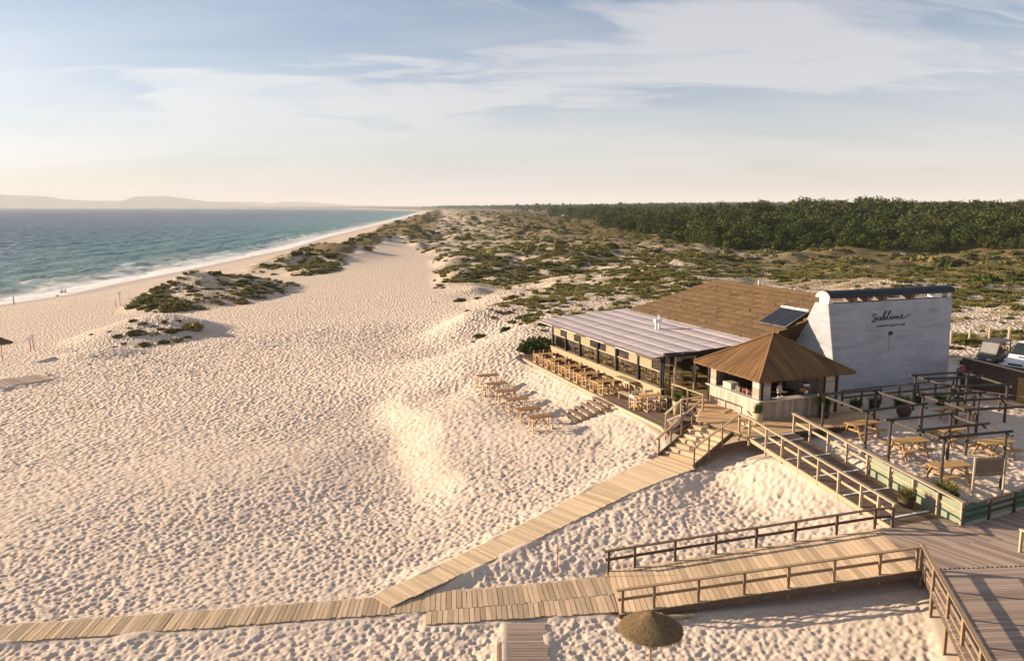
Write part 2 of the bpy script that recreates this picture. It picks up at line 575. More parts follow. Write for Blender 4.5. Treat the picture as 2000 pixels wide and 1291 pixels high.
def base_height(x, y):
    x = np.asarray(x, dtype=float)
    y = np.asarray(y, dtype=float)
    z = _base_prof(x, y)
    r = np.hypot(x, y)
    near = (1 - smooth(r, 95, 190)) * smooth(y, -8, 12) * (1 - smooth(np.abs(x), 60, 95))
    idx = near > 1e-4
    if np.any(idx):
        xs, ys = x[idx], y[idx]
        out = np.zeros(len(xs))
        for k in range(0, len(xs), 40000):
            sl_ = slice(k, k + 40000)
            d2 = (xs[sl_, None] - CP[None, :, 0]) ** 2 + (ys[sl_, None] - CP[None, :, 1]) ** 2
            out[sl_] = _tk(d2) @ _TPS[:_n] + _TPS[_n] + xs[sl_] * _TPS[_n + 1] + ys[sl_] * _TPS[_n + 2]
        z[idx] += near[idx] * np.clip(out, -3, 3)
    for mx, my, rx, ry, h in MOUNDS:
        q = ((x - mx) / rx) ** 2 + ((y - my) / ry) ** 2
        z = z + np.where(q < 1, h * np.maximum(1 - q, 0) ** 1.5 * (1 + 0.3 * fbm(x, y, 5.0, 2)), 0.0)
    # sunlit ledge in the open sand: ground drops to its seaward side
    (lx0, ly0), (lx1, ly1) = LEDGE
    ex, ey = lx1 - lx0, ly1 - ly0
    L = math.hypot(ex, ey)
    u = ((x - lx0) * ex + (y - ly0) * ey) / L
    v = ((x - lx0) * ey - (y - ly0) * ex) / L
    v = v + 1.3 * fbm(x, y, 7, 2)
    z = z + 0.60 * (smooth(v, -1.9, 1.7) - 0.5) * np.exp(-(v / 4.2) ** 2) * smooth(u, -2, 2) * (1 - smooth(u, L - 3, L + 1.5))
    s = shore_s(x, y)
    v = veg_mask(x, y)
    ridge = 3.2 * np.exp(-((s - 46) / 14.0) ** 2) * smooth(y, 200, 260) * (1 + 0.9 * fbm(x, y, 60, 2))
    z = z + ridge
    hum = fbm(x, y, 13, 3) * 2.7 + np.abs(fbm(x + 50, y, 34, 2)) * 2.6
    z = z + v * hum * (0.10 + 0.90 * smooth(r, 88, 125)) * (1 + 1.0 * smooth(r, 300, 900))
    # land rises gently towards and inside the pine forest
    inl = smooth(s, 190, 420) * smooth(r, 230, 420)
    z = z + inl * (3.0 + 2.5 * fbm(x, y, 150, 2)) + 3.0 * np.exp(-(((x - 150) / 70) ** 2 + ((y - 370) / 60) ** 2))
    z = z - 2.2 * np.exp(-(((x - 95) / 55) ** 2 + ((y - 195) / 30) ** 2))
    z = z + smooth(s, 500, 1600) * smooth(r, 900, 3000) * (5 + 12 * (fbm(x, y, 900, 2) + 0.3))
    return z


# flats under the structures: (polygon, z or z(x,y), kind) kind 'lay' = boards lie on the sand, 'over' = sand stays below
FLATS = []


def poly_sd(x, y, poly):
    """signed distance to a polygon, negative inside"""
    d = np.full(x.shape, 1e9)
    ins = np.zeros(x.shape, dtype=bool)
    n = len(poly)
    for i in range(n):
        x0, y0 = poly[i]
        x1, y1 = poly[(i + 1) % n]
        ex, ey = x1 - x0, y1 - y0
        t = np.clip(((x - x0) * ex + (y - y0) * ey) / (ex * ex + ey * ey + 1e-12), 0, 1)
        d = np.minimum(d, np.hypot(x - x0 - t * ex, y - y0 - t * ey))
        c = (y0 > y) != (y1 > y)
        with np.errstate(divide='ignore', invalid='ignore'):
            ins ^= c & (x < (x1 - x0) * (y - y0) / (y1 - y0 + 1e-12) + x0)
    return np.where(ins, -d, d)


def plane_z(p0, z0, p1, z1):
    dx, dy = p1[0] - p0[0], p1[1] - p0[1]
    L2 = dx * dx + dy * dy
    def f(x, y):
        t = np.clip(((x - p0[0]) * dx + (y - p0[1]) * dy) / L2, 0, 1)
        return z0 + (z1 - z0) * t
    return f


def const_z(z):
    return lambda x, y: z + 0 * np.asarray(x, dtype=float)


# outlines of decks and walks (world plan)
MAIN_DECK = [W(*q) for q in ((-2.42, -2.5), (-2.42, 0.15), (-2.42, 3.2), (-1.9, 6.4), (4.7, 6.4), (4.7, 5.2), (6.7, 5.2), (6.7, -1.6), (3.2, -1.6), (1.25, -3.15), (-1.05, -2.5))]
RAMP_ONE = [W(*q) for q in ((-2.42, -2.5), (-2.42, 0.15), (-11.35, 0.15), (-11.35, -2.5))]
RAMP_TWO = [(14.35, 29.75), (14.35, 26.2), (3.75, 25.85), (3.75, 29.2)]
LANDING = [(14.35, 29.75), W(-11.35, -2.5), W(-11.35, 0.15), W(-12.35, 0.2), (30.0, 36.2), (30.0, 27.4), (14.35, 26.2)]
LOWER_DECK = [(14.35, 26.17), (30.0, 27.37), (30.0, 15.0), (11.0, 15.0)]
TERRACE = [W(*q) for q in ((23.9, -4.0), (23.9, -1.8), (6.7, -1.8), (3.3, -1.75), (2.3, -3.4), (1.35, -4.9), (2.6, -4.45), (8.0, -4.4))]
Z_RAMP1 = plane_z(W(-2.42, 0), 0.0, W(-11.35, 0), -1.2)
Z_RAMP2 = plane_z((14.35, 28), -1.2, (3.75, 28), -2.68)
STAIR_TOP = (Vector((*W(1.23, -3.15), 0)), Vector((*W(-1.02, -2.5), 0)))
STAIR_BOT = (Vector((*W(0.62, -5.85), -1.45)), Vector((*W(-1.6, -5.2), -1.45)))
STAIRS = [tuple(STAIR_TOP[0].xy), tuple(STAIR_TOP[1].xy), tuple(STAIR_BOT[1].xy), tuple(STAIR_BOT[0].xy)]
# centre line of the slanting board walk: (x, y, z, width)
SLANT = [(8.35, 38.75, -1.46, 2.35), (7.3, 37.95, -1.52, 2.25), (4.8, 36.1, -1.88, 1.9), (2.32, 33.75, -2.2, 1.6), (-1.18, 30.38, -2.55, 1.32),
         (-3.3, 28.4, -2.72, 1.18), (-4.75, 27.05, -2.83, 1.15)]


def strip_poly(cl):
    l, r_ = [], []
    for i, (x, y, z, wd) in enumerate(cl):
        a, b = cl[max(i - 1, 0)], cl[min(i + 1, len(cl) - 1)]
        d = Vector((b[0] - a[0], b[1] - a[1])).normalized()
        nrm = Vector((-d.y, d.x)) * wd / 2
        l.append((x + nrm.x, y + nrm.y))
        r_.append((x - nrm.x, y - nrm.y))
    return l + r_[::-1]


def strip_z(cl):
    def f(x, y):
        best = np.full(np.shape(x), 1e9)
        zz = np.zeros(np.shape(x))
        for a, b in zip(cl[:-1], cl[1:]):
            ex, ey = b[0] - a[0], b[1] - a[1]
            t = np.clip(((x - a[0]) * ex + (y - a[1]) * ey) / (ex * ex + ey * ey), 0, 1)
            d = np.hypot(x - a[0] - t * ex, y - a[1] - t * ey)
            zz = np.where(d < best, a[2] + (b[2] - a[2]) * t, zz)
            best = np.minimum(best, d)
        return zz
    return f


WALK_LEFT = [(-22.0, 24.45, -3.0, 1.2), (-17.3, 25.09, -2.97, 1.22), (-10.75, 25.98, -2.93, 1.25), (-3.2, 27.05, -2.86, 1.36)]
WALK_A = [(-3.16, 27.05, -2.85, 1.36), (0.4, 27.55, -2.8, 1.4), (3.75, 28.1, -2.72, 1.42)]
WALK_B = [(-3.0, 25.93, -2.86, 0.92), (0.4, 26.35, -2.81, 1.0), (3.75, 26.72, -2.73, 1.3)]
WALK_DOWN = [(0.45, 25.62, -2.87, 1.42), (0.5, 21.6, -2.9, 1.42)]
WALK_BEACH = [(-43.6, 73.2, -4.42, 3.4), (-46.6, 69.6, -4.42, 3.6), (-51.5, 63.5, -4.42, 3.6)]
for cl in (SLANT, WALK_LEFT, WALK_A, WALK_B, WALK_DOWN):
    FLATS.append((strip_poly(cl), strip_z(cl), 'lay bare' if cl in (WALK_A, WALK_B) else 'lay'))
FLATS.append((strip_poly(WALK_BEACH), strip_z(WALK_BEACH), 'lay'))
FLATS.append((RAMP_TWO, lambda x, y: Z_RAMP2(x, y) - 0.16, 'over'))
FLATS.append((RAMP_ONE, lambda x, y: Z_RAMP1(x, y) - 0.16, 'over'))
FLATS.append((MAIN_DECK, const_z(-0.3), 'over'))
FLATS.append((LANDING, const_z(-1.4), 'over'))
FLATS.append((LOWER_DECK, const_z(-1.5), 'over'))
FLATS.append((TERRACE, const_z(-0.8), 'over'))
FLATS.append((STAIRS, plane_z(tuple((STAIR_TOP[0].xy + STAIR_TOP[1].xy) / 2), -0.35, tuple((STAIR_BOT[0].xy + STAIR_BOT[1].xy) / 2), -1.75), 'over'))
FLATS.append(([W(*q) for q in ((23.2, -1.9), (23.2, 14.5), (5.2, 14.5), (5.2, -1.9))], const_z(-0.25), 'over'))


FLATS.append(([W(*q) for q in ((10.6, -4.5), (8.0, -4.5), (8.6, -6.9), (11.0, -6.9))], plane_z(W(9.5, -4.5), -0.92, W(9.5, -6.8), -1.85), 'over'))


def height(x, y, want_mask=False):
    x = np.atleast_1d(np.asarray(x, dtype=float))
    y = np.atleast_1d(np.asarray(y, dtype=float))
    z = base_height(x, y)
    calm = np.ones(x.shape)
    for poly, zf, kind in FLATS:
        pa = np.array(poly)
        i = (x > pa[:, 0].min() - 2.5) & (x < pa[:, 0].max() + 2.5) & (y > pa[:, 1].min() - 2.5) & (y < pa[:, 1].max() + 2.5)
        if not np.any(i):
            continue
        xi, yi = x[i], y[i]
        sd = poly_sd(xi, yi, poly)
        zt = zf(xi, yi)
        if kind.startswith('lay'):
            k = 1 - smooth(sd, 0.1, 1.3)
            drift = smooth(sd, -0.40, 0.05) * smooth(fbm(xi, yi, 1.7, 2), 0.06, 0.4) * (0.085 if kind == 'lay' else 0.0)
            z[i] = z[i] * (1 - k) + (zt - 0.05 + drift + np.clip(sd, 0, 0.3) * 0.12) * k
            calm[i] = np.minimum(calm[i], smooth(sd, -0.02, 0.35))
        else:
            k = 1 - smooth(sd, 0.02, 0.6)
            z[i] = np.where(z[i] > zt, z[i] * (1 - k) + zt * k, z[i])
            calm[i] = np.minimum(calm[i], smooth(sd, -0.1, 0.3))
    return (z, calm) if want_mask else z


def hz(x, y):
    return float(height(x, y)[0])


# trodden sand: overlapping foot pits, each one a shallow bowl, merged by their lower surface
FX0, FX1, FY0, FY1, FRES = -48.0, 44.0, 15.0, 108.0, 0.042
_nx, _ny = int((FX1 - FX0) / FRES), int((FY1 - FY0) / FRES)
gxx, gyy = np.meshgrid(np.arange(_nx) * FRES, np.arange(_ny) * FRES, indexing='ij')
foot = (0.022 + 0.03 * fbm(gxx, gyy, 0.8, 2)).astype(np.float32)
del gxx, gyy
_kern = []
for i in range(120):
    L = (rng.gamma(7.0, 0.0125) + 0.03) if i > 8 else rng.uniform(0.19, 0.27)
    Wd = L * rng.uniform(0.5, 0.95)
    dep = Wd * (rng.uniform(0.40, 0.80) if i > 8 else rng.uniform(0.18, 0.3))
    an = rng.uniform(0, math.pi)
    hw = int(L * 1.15 / FRES) + 1
    gx, gy = np.meshgrid(np.arange(-hw, hw + 1) * FRES, np.arange(-hw, hw + 1) * FRES, indexing='ij')
    gx = gx + rng.uniform(-.5, .5) * FRES
    u, v2 = gx * math.cos(an) + gy * math.sin(an), -gx * math.sin(an) + gy * math.cos(an)
    q = (u / L) ** 2 + (v2 / Wd) ** 2
    _kern.append((hw, np.where(q < 1.32, dep * (q - 1) * (1 + 0.4 * u / L), 0.2).astype(np.float32)))
NF = 850000
fy = np.concatenate([rng.uniform(FY0, 72, NF), rng.uniform(72, FY1, NF // 6)])
fx = rng.uniform(-1, 1, len(fy)) * (0.70 * fy + 3.0)
fi, fj = ((fx - FX0) / FRES).astype(int), ((fy - FY0) / FRES).astype(int)
fk = rng.integers(0, len(_kern), len(fy))
thin = 1 - 0.75 * (np.hypot(fx - W(-6, 7)[0], fy - W(-6, 7)[1]) < 7)
keepf = (rng.random(len(fy)) < thin * np.clip(fy / 45.0, 0.45, 1)) & (fi > 12) & (fi < _nx - 13) & (fj > 12) & (fj < _ny - 13)
for i, j, k in zip(fi[keepf].tolist(), fj[keepf].tolist(), fk[keepf].tolist()):
    hw, kn = _kern[k]
    blk = foot[i - hw:i + hw + 1, j - hw:j + hw + 1]
    np.minimum(blk, kn, out=blk)
foot = (foot + 0.15 * (np.roll(foot, 1, 0) + np.roll(foot, -1, 0) + np.roll(foot, 1, 1) + np.roll(foot, -1, 1))) / 1.6


# wheel tracks pressed through the footprints
def track(pts, gauge):
    pts = np.array(pts)
    for sd in (-gauge / 2, gauge / 2):
        for a_, b_ in zip(pts[:-1], pts[1:]):
            d_ = (b_ - a_) / np.linalg.norm(b_ - a_)
            n_ = np.array([-d_[1], d_[0]]) * sd
            L_ = np.linalg.norm(b_ - a_)
            for t_ in np.arange(0, L_, 0.06):
                p_ = a_ + d_ * t_ + n_
                i_, j_ = int((p_[0] - FX0) / FRES), int((p_[1] - FY0) / FRES)
                if 6 < i_ < _nx - 6 and 6 < j_ < _ny - 6:
                    foot[i_ - 3:i_ + 4, j_ - 3:j_ + 4] = foot[i_ - 3:i_ + 4, j_ - 3:j_ + 4] * 0.3 - 0.035


track([P(330, 737, -4.1), P(400, 712, -3.95), P(470, 692, -3.9), P(560, 662, -3.75)], 1.5)
track([P(360, 727, -4.0), P(450, 705, -3.9), P(540, 672, -3.8), P(640, 640, -3.4)], 1.5)


def foot_at(x, y):
    u = np.clip((x - FX0) / FRES, 0, _nx - 2)
    v = np.clip((y - FY0) / FRES, 0, _ny - 2)
    i, j = u.astype(int), v.astype(int)
    fu, fv = u - i, v - j
    h = (foot[i, j] * (1 - fu) + foot[i + 1, j] * fu) * (1 - fv) + (foot[i, j + 1] * (1 - fu) + foot[i + 1, j + 1] * fu) * fv
    edge = smooth(x, FX0, FX0 + 4) * (1 - smooth(x, FX1 - 4, FX1)) * smooth(y, FY0, FY0 + 1) * (1 - smooth(y, FY1 - 14, FY1))
    return h * edge, edge


# one ground sheet: polar grid round the viewpoint's foot, fine where the sand is seen close
az = np.concatenate([np.linspace(-180, -44, 30)[:-1], np.linspace(-44, -36, 14)[:-1], np.linspace(-36, 36, 760), np.linspace(36, 44, 14)[1:], np.linspace(44, 180, 30)[1:]])
rr = [3.0, 8.0, 13.0, 17.0]
while rr[-1] < 105:
    r0 = rr[-1]
    rr.append(r0 + 0.045 * (r0 / 22.0) ** 1.3 if r0 > 20 else r0 + 0.25)
while rr[-1] < 60000:
    rr.append(rr[-1] * (1.012 if rr[-1] < 1500 else 1.05))
rr = np.array(rr)
AZ, RR = np.meshgrid(np.radians(az), rr)
gx, gy = (np.sin(AZ) * RR).ravel(), (np.cos(AZ) * RR).ravel()
gz, calm = height(gx, gy, True)
fh, fe = foot_at(gx, gy)
v_ = veg_mask(gx, gy)
trod = (0.95 + 0.45 * smooth(fbm(gx, gy, 9, 2), -0.35, 0.3))
# the patio and the lee of the ramps are a little smoother
for (cx, cy_, rad, k) in ((*W(-6, 6), 8.0, 0.75), (12.0, 26.0, 2.0, 0.6),):
    trod = trod * (1 - (1 - k) * np.exp(-((gx - cx) ** 2 + (gy - cy_) ** 2) / rad ** 2))
gz = gz + fh * trod * calm * (1 - 0.5 * v_)
gz = gz + calm * (1 - smooth(np.hypot(gx, gy), 90, 140)) * fbm(gx, gy, 3.2, 2) * 0.05
ni, nj = AZ.shape
ii = np.arange(ni * nj).reshape(ni, nj)
faces = np.stack([ii[:-1, :-1], ii[:-1, 1:], ii[1:, 1:], ii[1:, :-1]], -1).reshape(-1, 4)
me = mesh_np('ground', np.stack([gx, gy, gz], -1), faces, smooth=True)


def vattr(me, name, arr):
    at = me.attributes.new(name, 'FLOAT', 'POINT')
    at.data.foreach_set('value', np.asarray(arr, dtype=np.float32))


gs = shore_s(gx, gy)
vm = v_.copy()
for mx, my, rx, ry, h in MOUNDS[:2] + MOUNDS[4:5]:
    vm = np.maximum(vm, 1 - smooth(((gx - mx - 1.0) / (rx * 0.85)) ** 2 + ((gy - my) / (ry * 0.92)) ** 2, 0.75, 1.05))
vattr(me, 'veg', vm)
vattr(me, 'far', np.maximum(1 - fe, 0.8 * smooth(np.hypot(gx, gy), 34, 75)) * calm)
vattr(me, 'shore', np.clip(gs, -50, 200))
coast = smooth(gs, 28, 36) * smooth(gy, 215, 250) * (1 - smooth(gs, 60, 75)) * smooth(v_, 0.4, 1) * 0.9
heath = smooth(gs, 60, 160) * smooth(np.hypot(gx, gy), 180, 330) * smooth(v_, 0.3, 1)
east = smooth(gx - 0.28 * gy, -20, 25) * smooth(gy, 85, 125)
vattr(me, 'heath', np.clip(np.maximum(np.maximum(heath, coast), 0.95 * east), 0, 1))

m, t = new_mat('beach sand and heath')
geo = t.add('ShaderNodeNewGeometry')
pos = geo.outputs['Position']
at = {k: t.add('ShaderNodeAttribute', attribute_name=k).outputs['Fac'] for k in ('veg', 'far', 'shore', 'heath')}
n1 = t.noise(pos, 0.35, 5.0, 0.6)
n2 = t.noise(pos, 3.5, 4.0, 0.6)
n3 = t.noise(pos, 40.0, 2.0, 0.5)
sand = t.mix(t.maprange(n1, 0.3, 0.7), (0.54, 0.44, 0.355), (0.62, 0.51, 0.415))
sand = t.mix(t.math('MULTIPLY', t.maprange(n2, 0.55, 0.8), 0.18), sand, (0.42, 0.325, 0.25))
sand = t.mix(t.math('MULTIPLY', t.maprange(n3, 0.4, 0.7), 0.12), sand, (0.50, 0.41, 0.33))
wetn = t.math('ADD', at['shore'], t.math('MULTIPLY', t.math('SUBTRACT', n1, 0.5), 6.0))
wet = t.maprange(wetn, 3.0, 9.0, 1.0, 0.0, True)
sand = t.mix(t.math('MULTIPLY', wet, 0.55), sand, (0.34, 0.26, 0.19))
# low heath cover seen from afar
vn = t.noise(pos, 0.16, 6.0, 0.68)
vn2 = t.noise(pos, 0.035, 3.0, 0.6)
hcol = t.ramp(t.noise(pos, 0.5, 4.0, 0.7), [(0.25, (0.06, 0.058, 0.018)), (0.5, (0.125, 0.10, 0.034)), (0.75, (0.23, 0.16, 0.06))])
hcol = t.mix(t.maprange(vn2, 0.42, 0.62), hcol, t.mix(0.5, hcol, (0.19, 0.125, 0.05)))
hfac = t.math('MULTIPLY', at['heath'], t.maprange(t.math('ADD', vn, t.math('MULTIPLY', t.math('SUBTRACT', vn2, 0.5), 0.5)), 0.24, 0.40, 0, 1))
patch = t.math('MULTIPLY', at['veg'], t.maprange(t.noise(pos, 0.28, 7.0, 0.72), 0.49, 0.57))
gold = t.mix(t.maprange(t.noise(pos, 1.4, 4.0, 0.7), 0.3, 0.7), (0.12, 0.105, 0.032), (0.30, 0.235, 0.09))
col = t.mix(t.math('MULTIPLY', patch, 0.85), sand, gold)
col = t.mix(hfac, col, hcol)
vo = t.add('ShaderNodeTexVoronoi', feature='SMOOTH_F1', ins={'Vector': pos, 'Scale': 3.0, 'Smoothness': 0.2})
bh = t.math('ADD', vo.outputs[0], t.math('MULTIPLY', t.noise(pos, 1.3, 3.0, 0.6), 0.7))
b1 = t.add('ShaderNodeBump', ins={'Strength': t.math('MULTIPLY', t.math('MULTIPLY', at['far'], 0.9), t.maprange(wet, 0, 1, 1, 0.05)), 'Distance': 0.26, 'Height': bh})
b2 = t.add('ShaderNodeBump', ins={'Strength': 0.35, 'Distance': 0.02, 'Height': t.noise(pos, 14.0, 4.0, 0.65), 'Normal': b1.outputs[0]})
rg = t.maprange(wet, 0, 1, 0.95, 0.45)
b = t.add('ShaderNodeBsdfPrincipled', ins={'Base Color': col, 'Roughness': rg, 'Specular IOR Level': 0.2, 'Normal': b2.outputs[0]})
t.add('ShaderNodeOutputMaterial', ins={'Surface': b.outputs[0]})
tag(obj('ground', me, m), 'pale trodden beach sand running into scrub covered dunes', kind='structure')

# ---------------------------------------------------------------- sea
az = np.radians(np.concatenate([np.linspace(-110, -48, 20)[:-1], np.linspace(-48, 2, 420), np.linspace(2, 14, 12)[1:]]))
rr = [70.0]
while rr[-1] < 60000:
    rr.append(rr[-1] * (1.0065 if rr[-1] < 900 else 1.05))
rr = np.array(rr)
AZ, RR = np.meshgrid(az, rr)
gx, gy = (np.sin(AZ) * RR).ravel(), (np.cos(AZ) * RR).ravel()
s = shore_s(gx, gy)
fade = 1 - smooth(RR.ravel(), 500, 1500)
swell = 0.34 * np.sin((s + 9 * fbm(gx, gy, 60, 2)) * 0.33) * (1 - smooth(s, -12, -2)) * fade
brk = 0.25 * np.exp(-((s + 11 + 9 * fbm(gx, gy, 45, 2)) / 1.6) ** 2) * smooth(fbm(gx, gy, 38, 2), -0.1, 0.3) * fade
gz = SEA + swell + brk + 0.75 * fade * fbm(gx, gy, 6, 3) * (1 - smooth(s, -14, 0))
gz = np.where(s > 1, SEA + 0.02, gz)
ni, nj = AZ.shape
ii = np.arange(ni * nj).reshape(ni, nj)
faces = np.stack([ii[:-1, :-1], ii[:-1, 1:], ii[1:, 1:], ii[1:, :-1]], -1).reshape(-1, 4)
me = mesh_np('sea', np.stack([gx, gy, gz], -1), faces, smooth=True)
vattr(me, 'shore', np.clip(s, -3000, 50))
m, t = new_mat('sea water')
geo = t.add('ShaderNodeNewGeometry')
pos = geo.outputs['Position']
sh = t.add('ShaderNodeAttribute', attribute_name='shore').outputs['Fac']
lowf = t.noise(pos, 0.012, 3.0, 0.6)
wn1 = t.noise(pos, 0.045, 4.0, 0.65, 0.4)
sw = t.math('ADD', sh, t.math('MULTIPLY', t.math('SUBTRACT', wn1, 0.5), 60.0))
col = t.ramp(t.maprange(t.math('ADD', sw, t.math('MULTIPLY', t.math('SUBTRACT', lowf, 0.5), 160.0)), -700, 0),
             [(0.0, (0.022, 0.050, 0.085)), (0.55, (0.024, 0.068, 0.105)), (0.82, (0.03, 0.13, 0.15)), (0.96, (0.06, 0.19, 0.19)), (1.0, (0.25, 0.33, 0.27))])
mpn = t.add('ShaderNodeMapping', ins={'Vector': pos, 'Rotation': (0, 0, R(12)), 'Scale': (1.0, 0.38, 1.0)})
fn = t.noise(mpn.outputs[0], 0.55, 6.0, 0.68, 0.6)
near = t.maprange(t.math('ADD', sh, t.math('MULTIPLY', t.math('SUBTRACT', t.noise(pos, 0.12, 3.0, 0.6), 0.5), 16.0)), -26.0, -4.0, 0.0, 1.0, True)
foam1 = t.math('MULTIPLY', near, t.maprange(t.math('ADD', fn, t.math('MULTIPLY', near, 0.22)), 0.50, 0.66))
caps = t.math('MULTIPLY', t.maprange(t.noise(mpn.outputs[0], 0.30, 7.0, 0.72, 0.8), 0.62, 0.69), t.maprange(sh, -900, -30, 0.30, 0.6))
dline = t.math('ABSOLUTE', t.math('ADD', t.math('ADD', sh, 24.0), t.math('MULTIPLY', t.math('SUBTRACT', t.noise(pos, 0.03, 3.0, 0.6), 0.5), 42.0)))
line2 = t.math('MULTIPLY', t.maprange(dline, 0.0, 3.2, 1.0, 0.0, True), t.maprange(t.noise(mpn.outputs[0], 0.16, 5.0, 0.65), 0.46, 0.60))
foam = t.math('MAXIMUM', t.math('MAXIMUM', foam1, t.math('MULTIPLY', line2, 0.85)), caps)
wv = t.math('ADD', t.noise(mpn.outputs[0], 0.42, 7.0, 0.68, 0.3), t.math('MULTIPLY', t.noise(mpn.outputs[0], 0.09, 2.0, 0.5), 1.6))
bn = t.add('ShaderNodeBump', ins={'Strength': 1.0, 'Distance': 5.0, 'Height': wv})
b = t.add('ShaderNodeBsdfPrincipled', ins={'Base Color': col, 'Roughness': 0.28, 'IOR': 1.33, 'Specular IOR Level': 0.30, 'Normal': bn.outputs[0]})
fb = t.add('ShaderNodeBsdfDiffuse', ins={'Color': (0.80, 0.78, 0.74, 1)})
mx = t.add('ShaderNodeMixShader', ins={0: foam, 1: b.outputs[0], 2: fb.outputs[0]})
t.add('ShaderNodeOutputMaterial', ins={'Surface': mx.outputs[0]})
tag(obj('sea', me, m), 'wind ruffled blue green sea with white surf along the shore', kind='structure')

# ---------------------------------------------------------------- far hills across the bay
def hill_range(name, d, pts, mat):
    """pts: (px, height px above the horizon)"""
    n = 140
    xs = np.linspace(pts[0][0], pts[-1][0], n)
    hh = np.interp(xs, [p[0] for p in pts], [p[1] for p in pts]) + np.abs(fbm(xs, xs * 0 + d, 60, 3)) * 3 * smooth(np.minimum(xs - pts[0][0], pts[-1][0] - xs), 0, 60)
    rows = []
    for k, (dd, f) in enumerate(((0, 0), (400, 0.45), (900, 0.85), (1400, 1.0), (2400, 0.6), (3600, 0.0))):
        X = (xs - 1000) / FPX * d * 1.012
        Z = SEA + hh / FPX * d * f * (1 + 0.25 * fbm(xs, xs * 0 + k * 9, 22, 3) * (1 if f not in (0, 1) else 0)) - (3 if f == 0 else 0)
        rows.append(np.stack([X, np.full(n, d) + dd + 150 * fbm(xs, xs * 0 + k * 5, 30, 2), Z], -1))
    V = np.concatenate(rows)
    q = np.arange(6 * n).reshape(6, n)
    F = np.stack([q[:-1, :-1], q[:-1, 1:], q[1:, 1:], q[1:, :-1]], -1).reshape(-1, 4)
    return tag(obj(name, mesh_np(name, V, F, True), mat), kind='structure')


M['hill'] = plain('distant hillside', (0.10, 0.11, 0.07), 0.95, 0.3, 0.002)
h1 = hill_range('hills', 15000, [(-420, 6), (-200, 22), (-60, 27), (0, 24), (30, 22), (80, 15), (130, 14), (200, 14), (235, 23), (275, 24), (320, 19), (360, 13), (420, 8), (470, 3)], M['hill'])
h2 = hill_range('hills', 19000, [(330, 4), (400, 11), (480, 11), (520, 8), (540, 12), (570, 11), (620, 7), (680, 4), (760, 2)], M['hill'])
# ---------------------------------------------------------------- boards, walks, decks
_pl = []
for k in range(4):
    bm = bmesh.new()
    bmesh.ops.create_cube(bm, size=1.0)
    for vtx in bm.verts:                       # slightly uneven ends and edges
        vtx.co.x += random.uniform(-0.004, 0.004)
        vtx.co.y += random.uniform(-0.02, 0.02)
        vtx.co.z += random.uniform(-0.05, 0.05)
    pm = bpy.data.meshes.new('plank')
    bm.to_mesh(pm)
    bm.free()
    _pl.append(pm)
_plank_cache = {}


def plank(parent, p, q, wdt, thk, mat, name='plank', jz=0.006, jr=0.006, roll=0.0):
    """one board from p to q (centre line, top face at the given z)"""
    p, q = Vector(p), Vector(q)
    key = (random.randrange(4), mat.name)
    me_ = _plank_cache.get(key)
    if me_ is None:
        me_ = _pl[key[0]].copy()
        me_.materials.append(mat)
        _plank_cache[key] = me_
    o = bpy.data.objects.new(name, me_)
    d = q - p
    c = (p + q) / 2
    o.location = (c.x, c.y, c.z - thk / 2 + random.uniform(-jz, jz))
    o.rotation_euler = (roll + (random.uniform(-0.004, 0.004) if jz < 0.005 else random.uniform(-0.012, 0.012)), -math.atan2(d.z, math.hypot(d.x, d.y)), math.atan2(d.y, d.x) + random.uniform(-jr, jr))
    o.scale = (d.length, wdt, thk)
    return link(o, parent)


def fill_planks(parent, poly, direction, pitch, wdt, thk, zf, mat, maxlen=99.0, **kw):
    """boards laid in a direction across a polygon, each cut at its outline"""
    d = Vector(direction).normalized()
    nrm = Vector((-d.y, d.x))
    us = [Vector(p).dot(nrm) for p in poly]
    k = min(us) + pitch / 2
    made = 0
    while k < max(us):
        hits = []
        for i in range(len(poly)):
            a, b_ = Vector(poly[i]), Vector(poly[(i + 1) % len(poly)])
            ua, ub = a.dot(nrm), b_.dot(nrm)
            if (ua > k) != (ub > k):
                tt = (k - ua) / (ub - ua)
                hits.append((a + (b_ - a) * tt).dot(d))
        hits.sort()
        for h0, h1 in zip(hits[::2], hits[1::2]):
            if h1 - h0 < 0.12:
                continue
            n_ = max(1, math.ceil((h1 - h0) / maxlen))
            for j in range(n_):
                s0, s1 = h0 + (h1 - h0) * j / n_, h0 + (h1 - h0) * (j + 1) / n_ - (0.01 if n_ > 1 else 0)
                A_, B_ = d * s0 + nrm * k, d * s1 + nrm * k
                C_ = (A_ + B_) / 2
                rl_ = math.atan((float(zf(C_.x + nrm.x * 0.1, C_.y + nrm.y * 0.1)) - float(zf(C_.x - nrm.x * 0.1, C_.y - nrm.y * 0.1))) / 0.2)
                plank(parent, (A_.x, A_.y, float(zf(A_.x, A_.y))), (B_.x, B_.y, float(zf(B_.x, B_.y))), wdt, thk, mat, roll=rl_, **kw)
                made += 1
        k += pitch
    return made


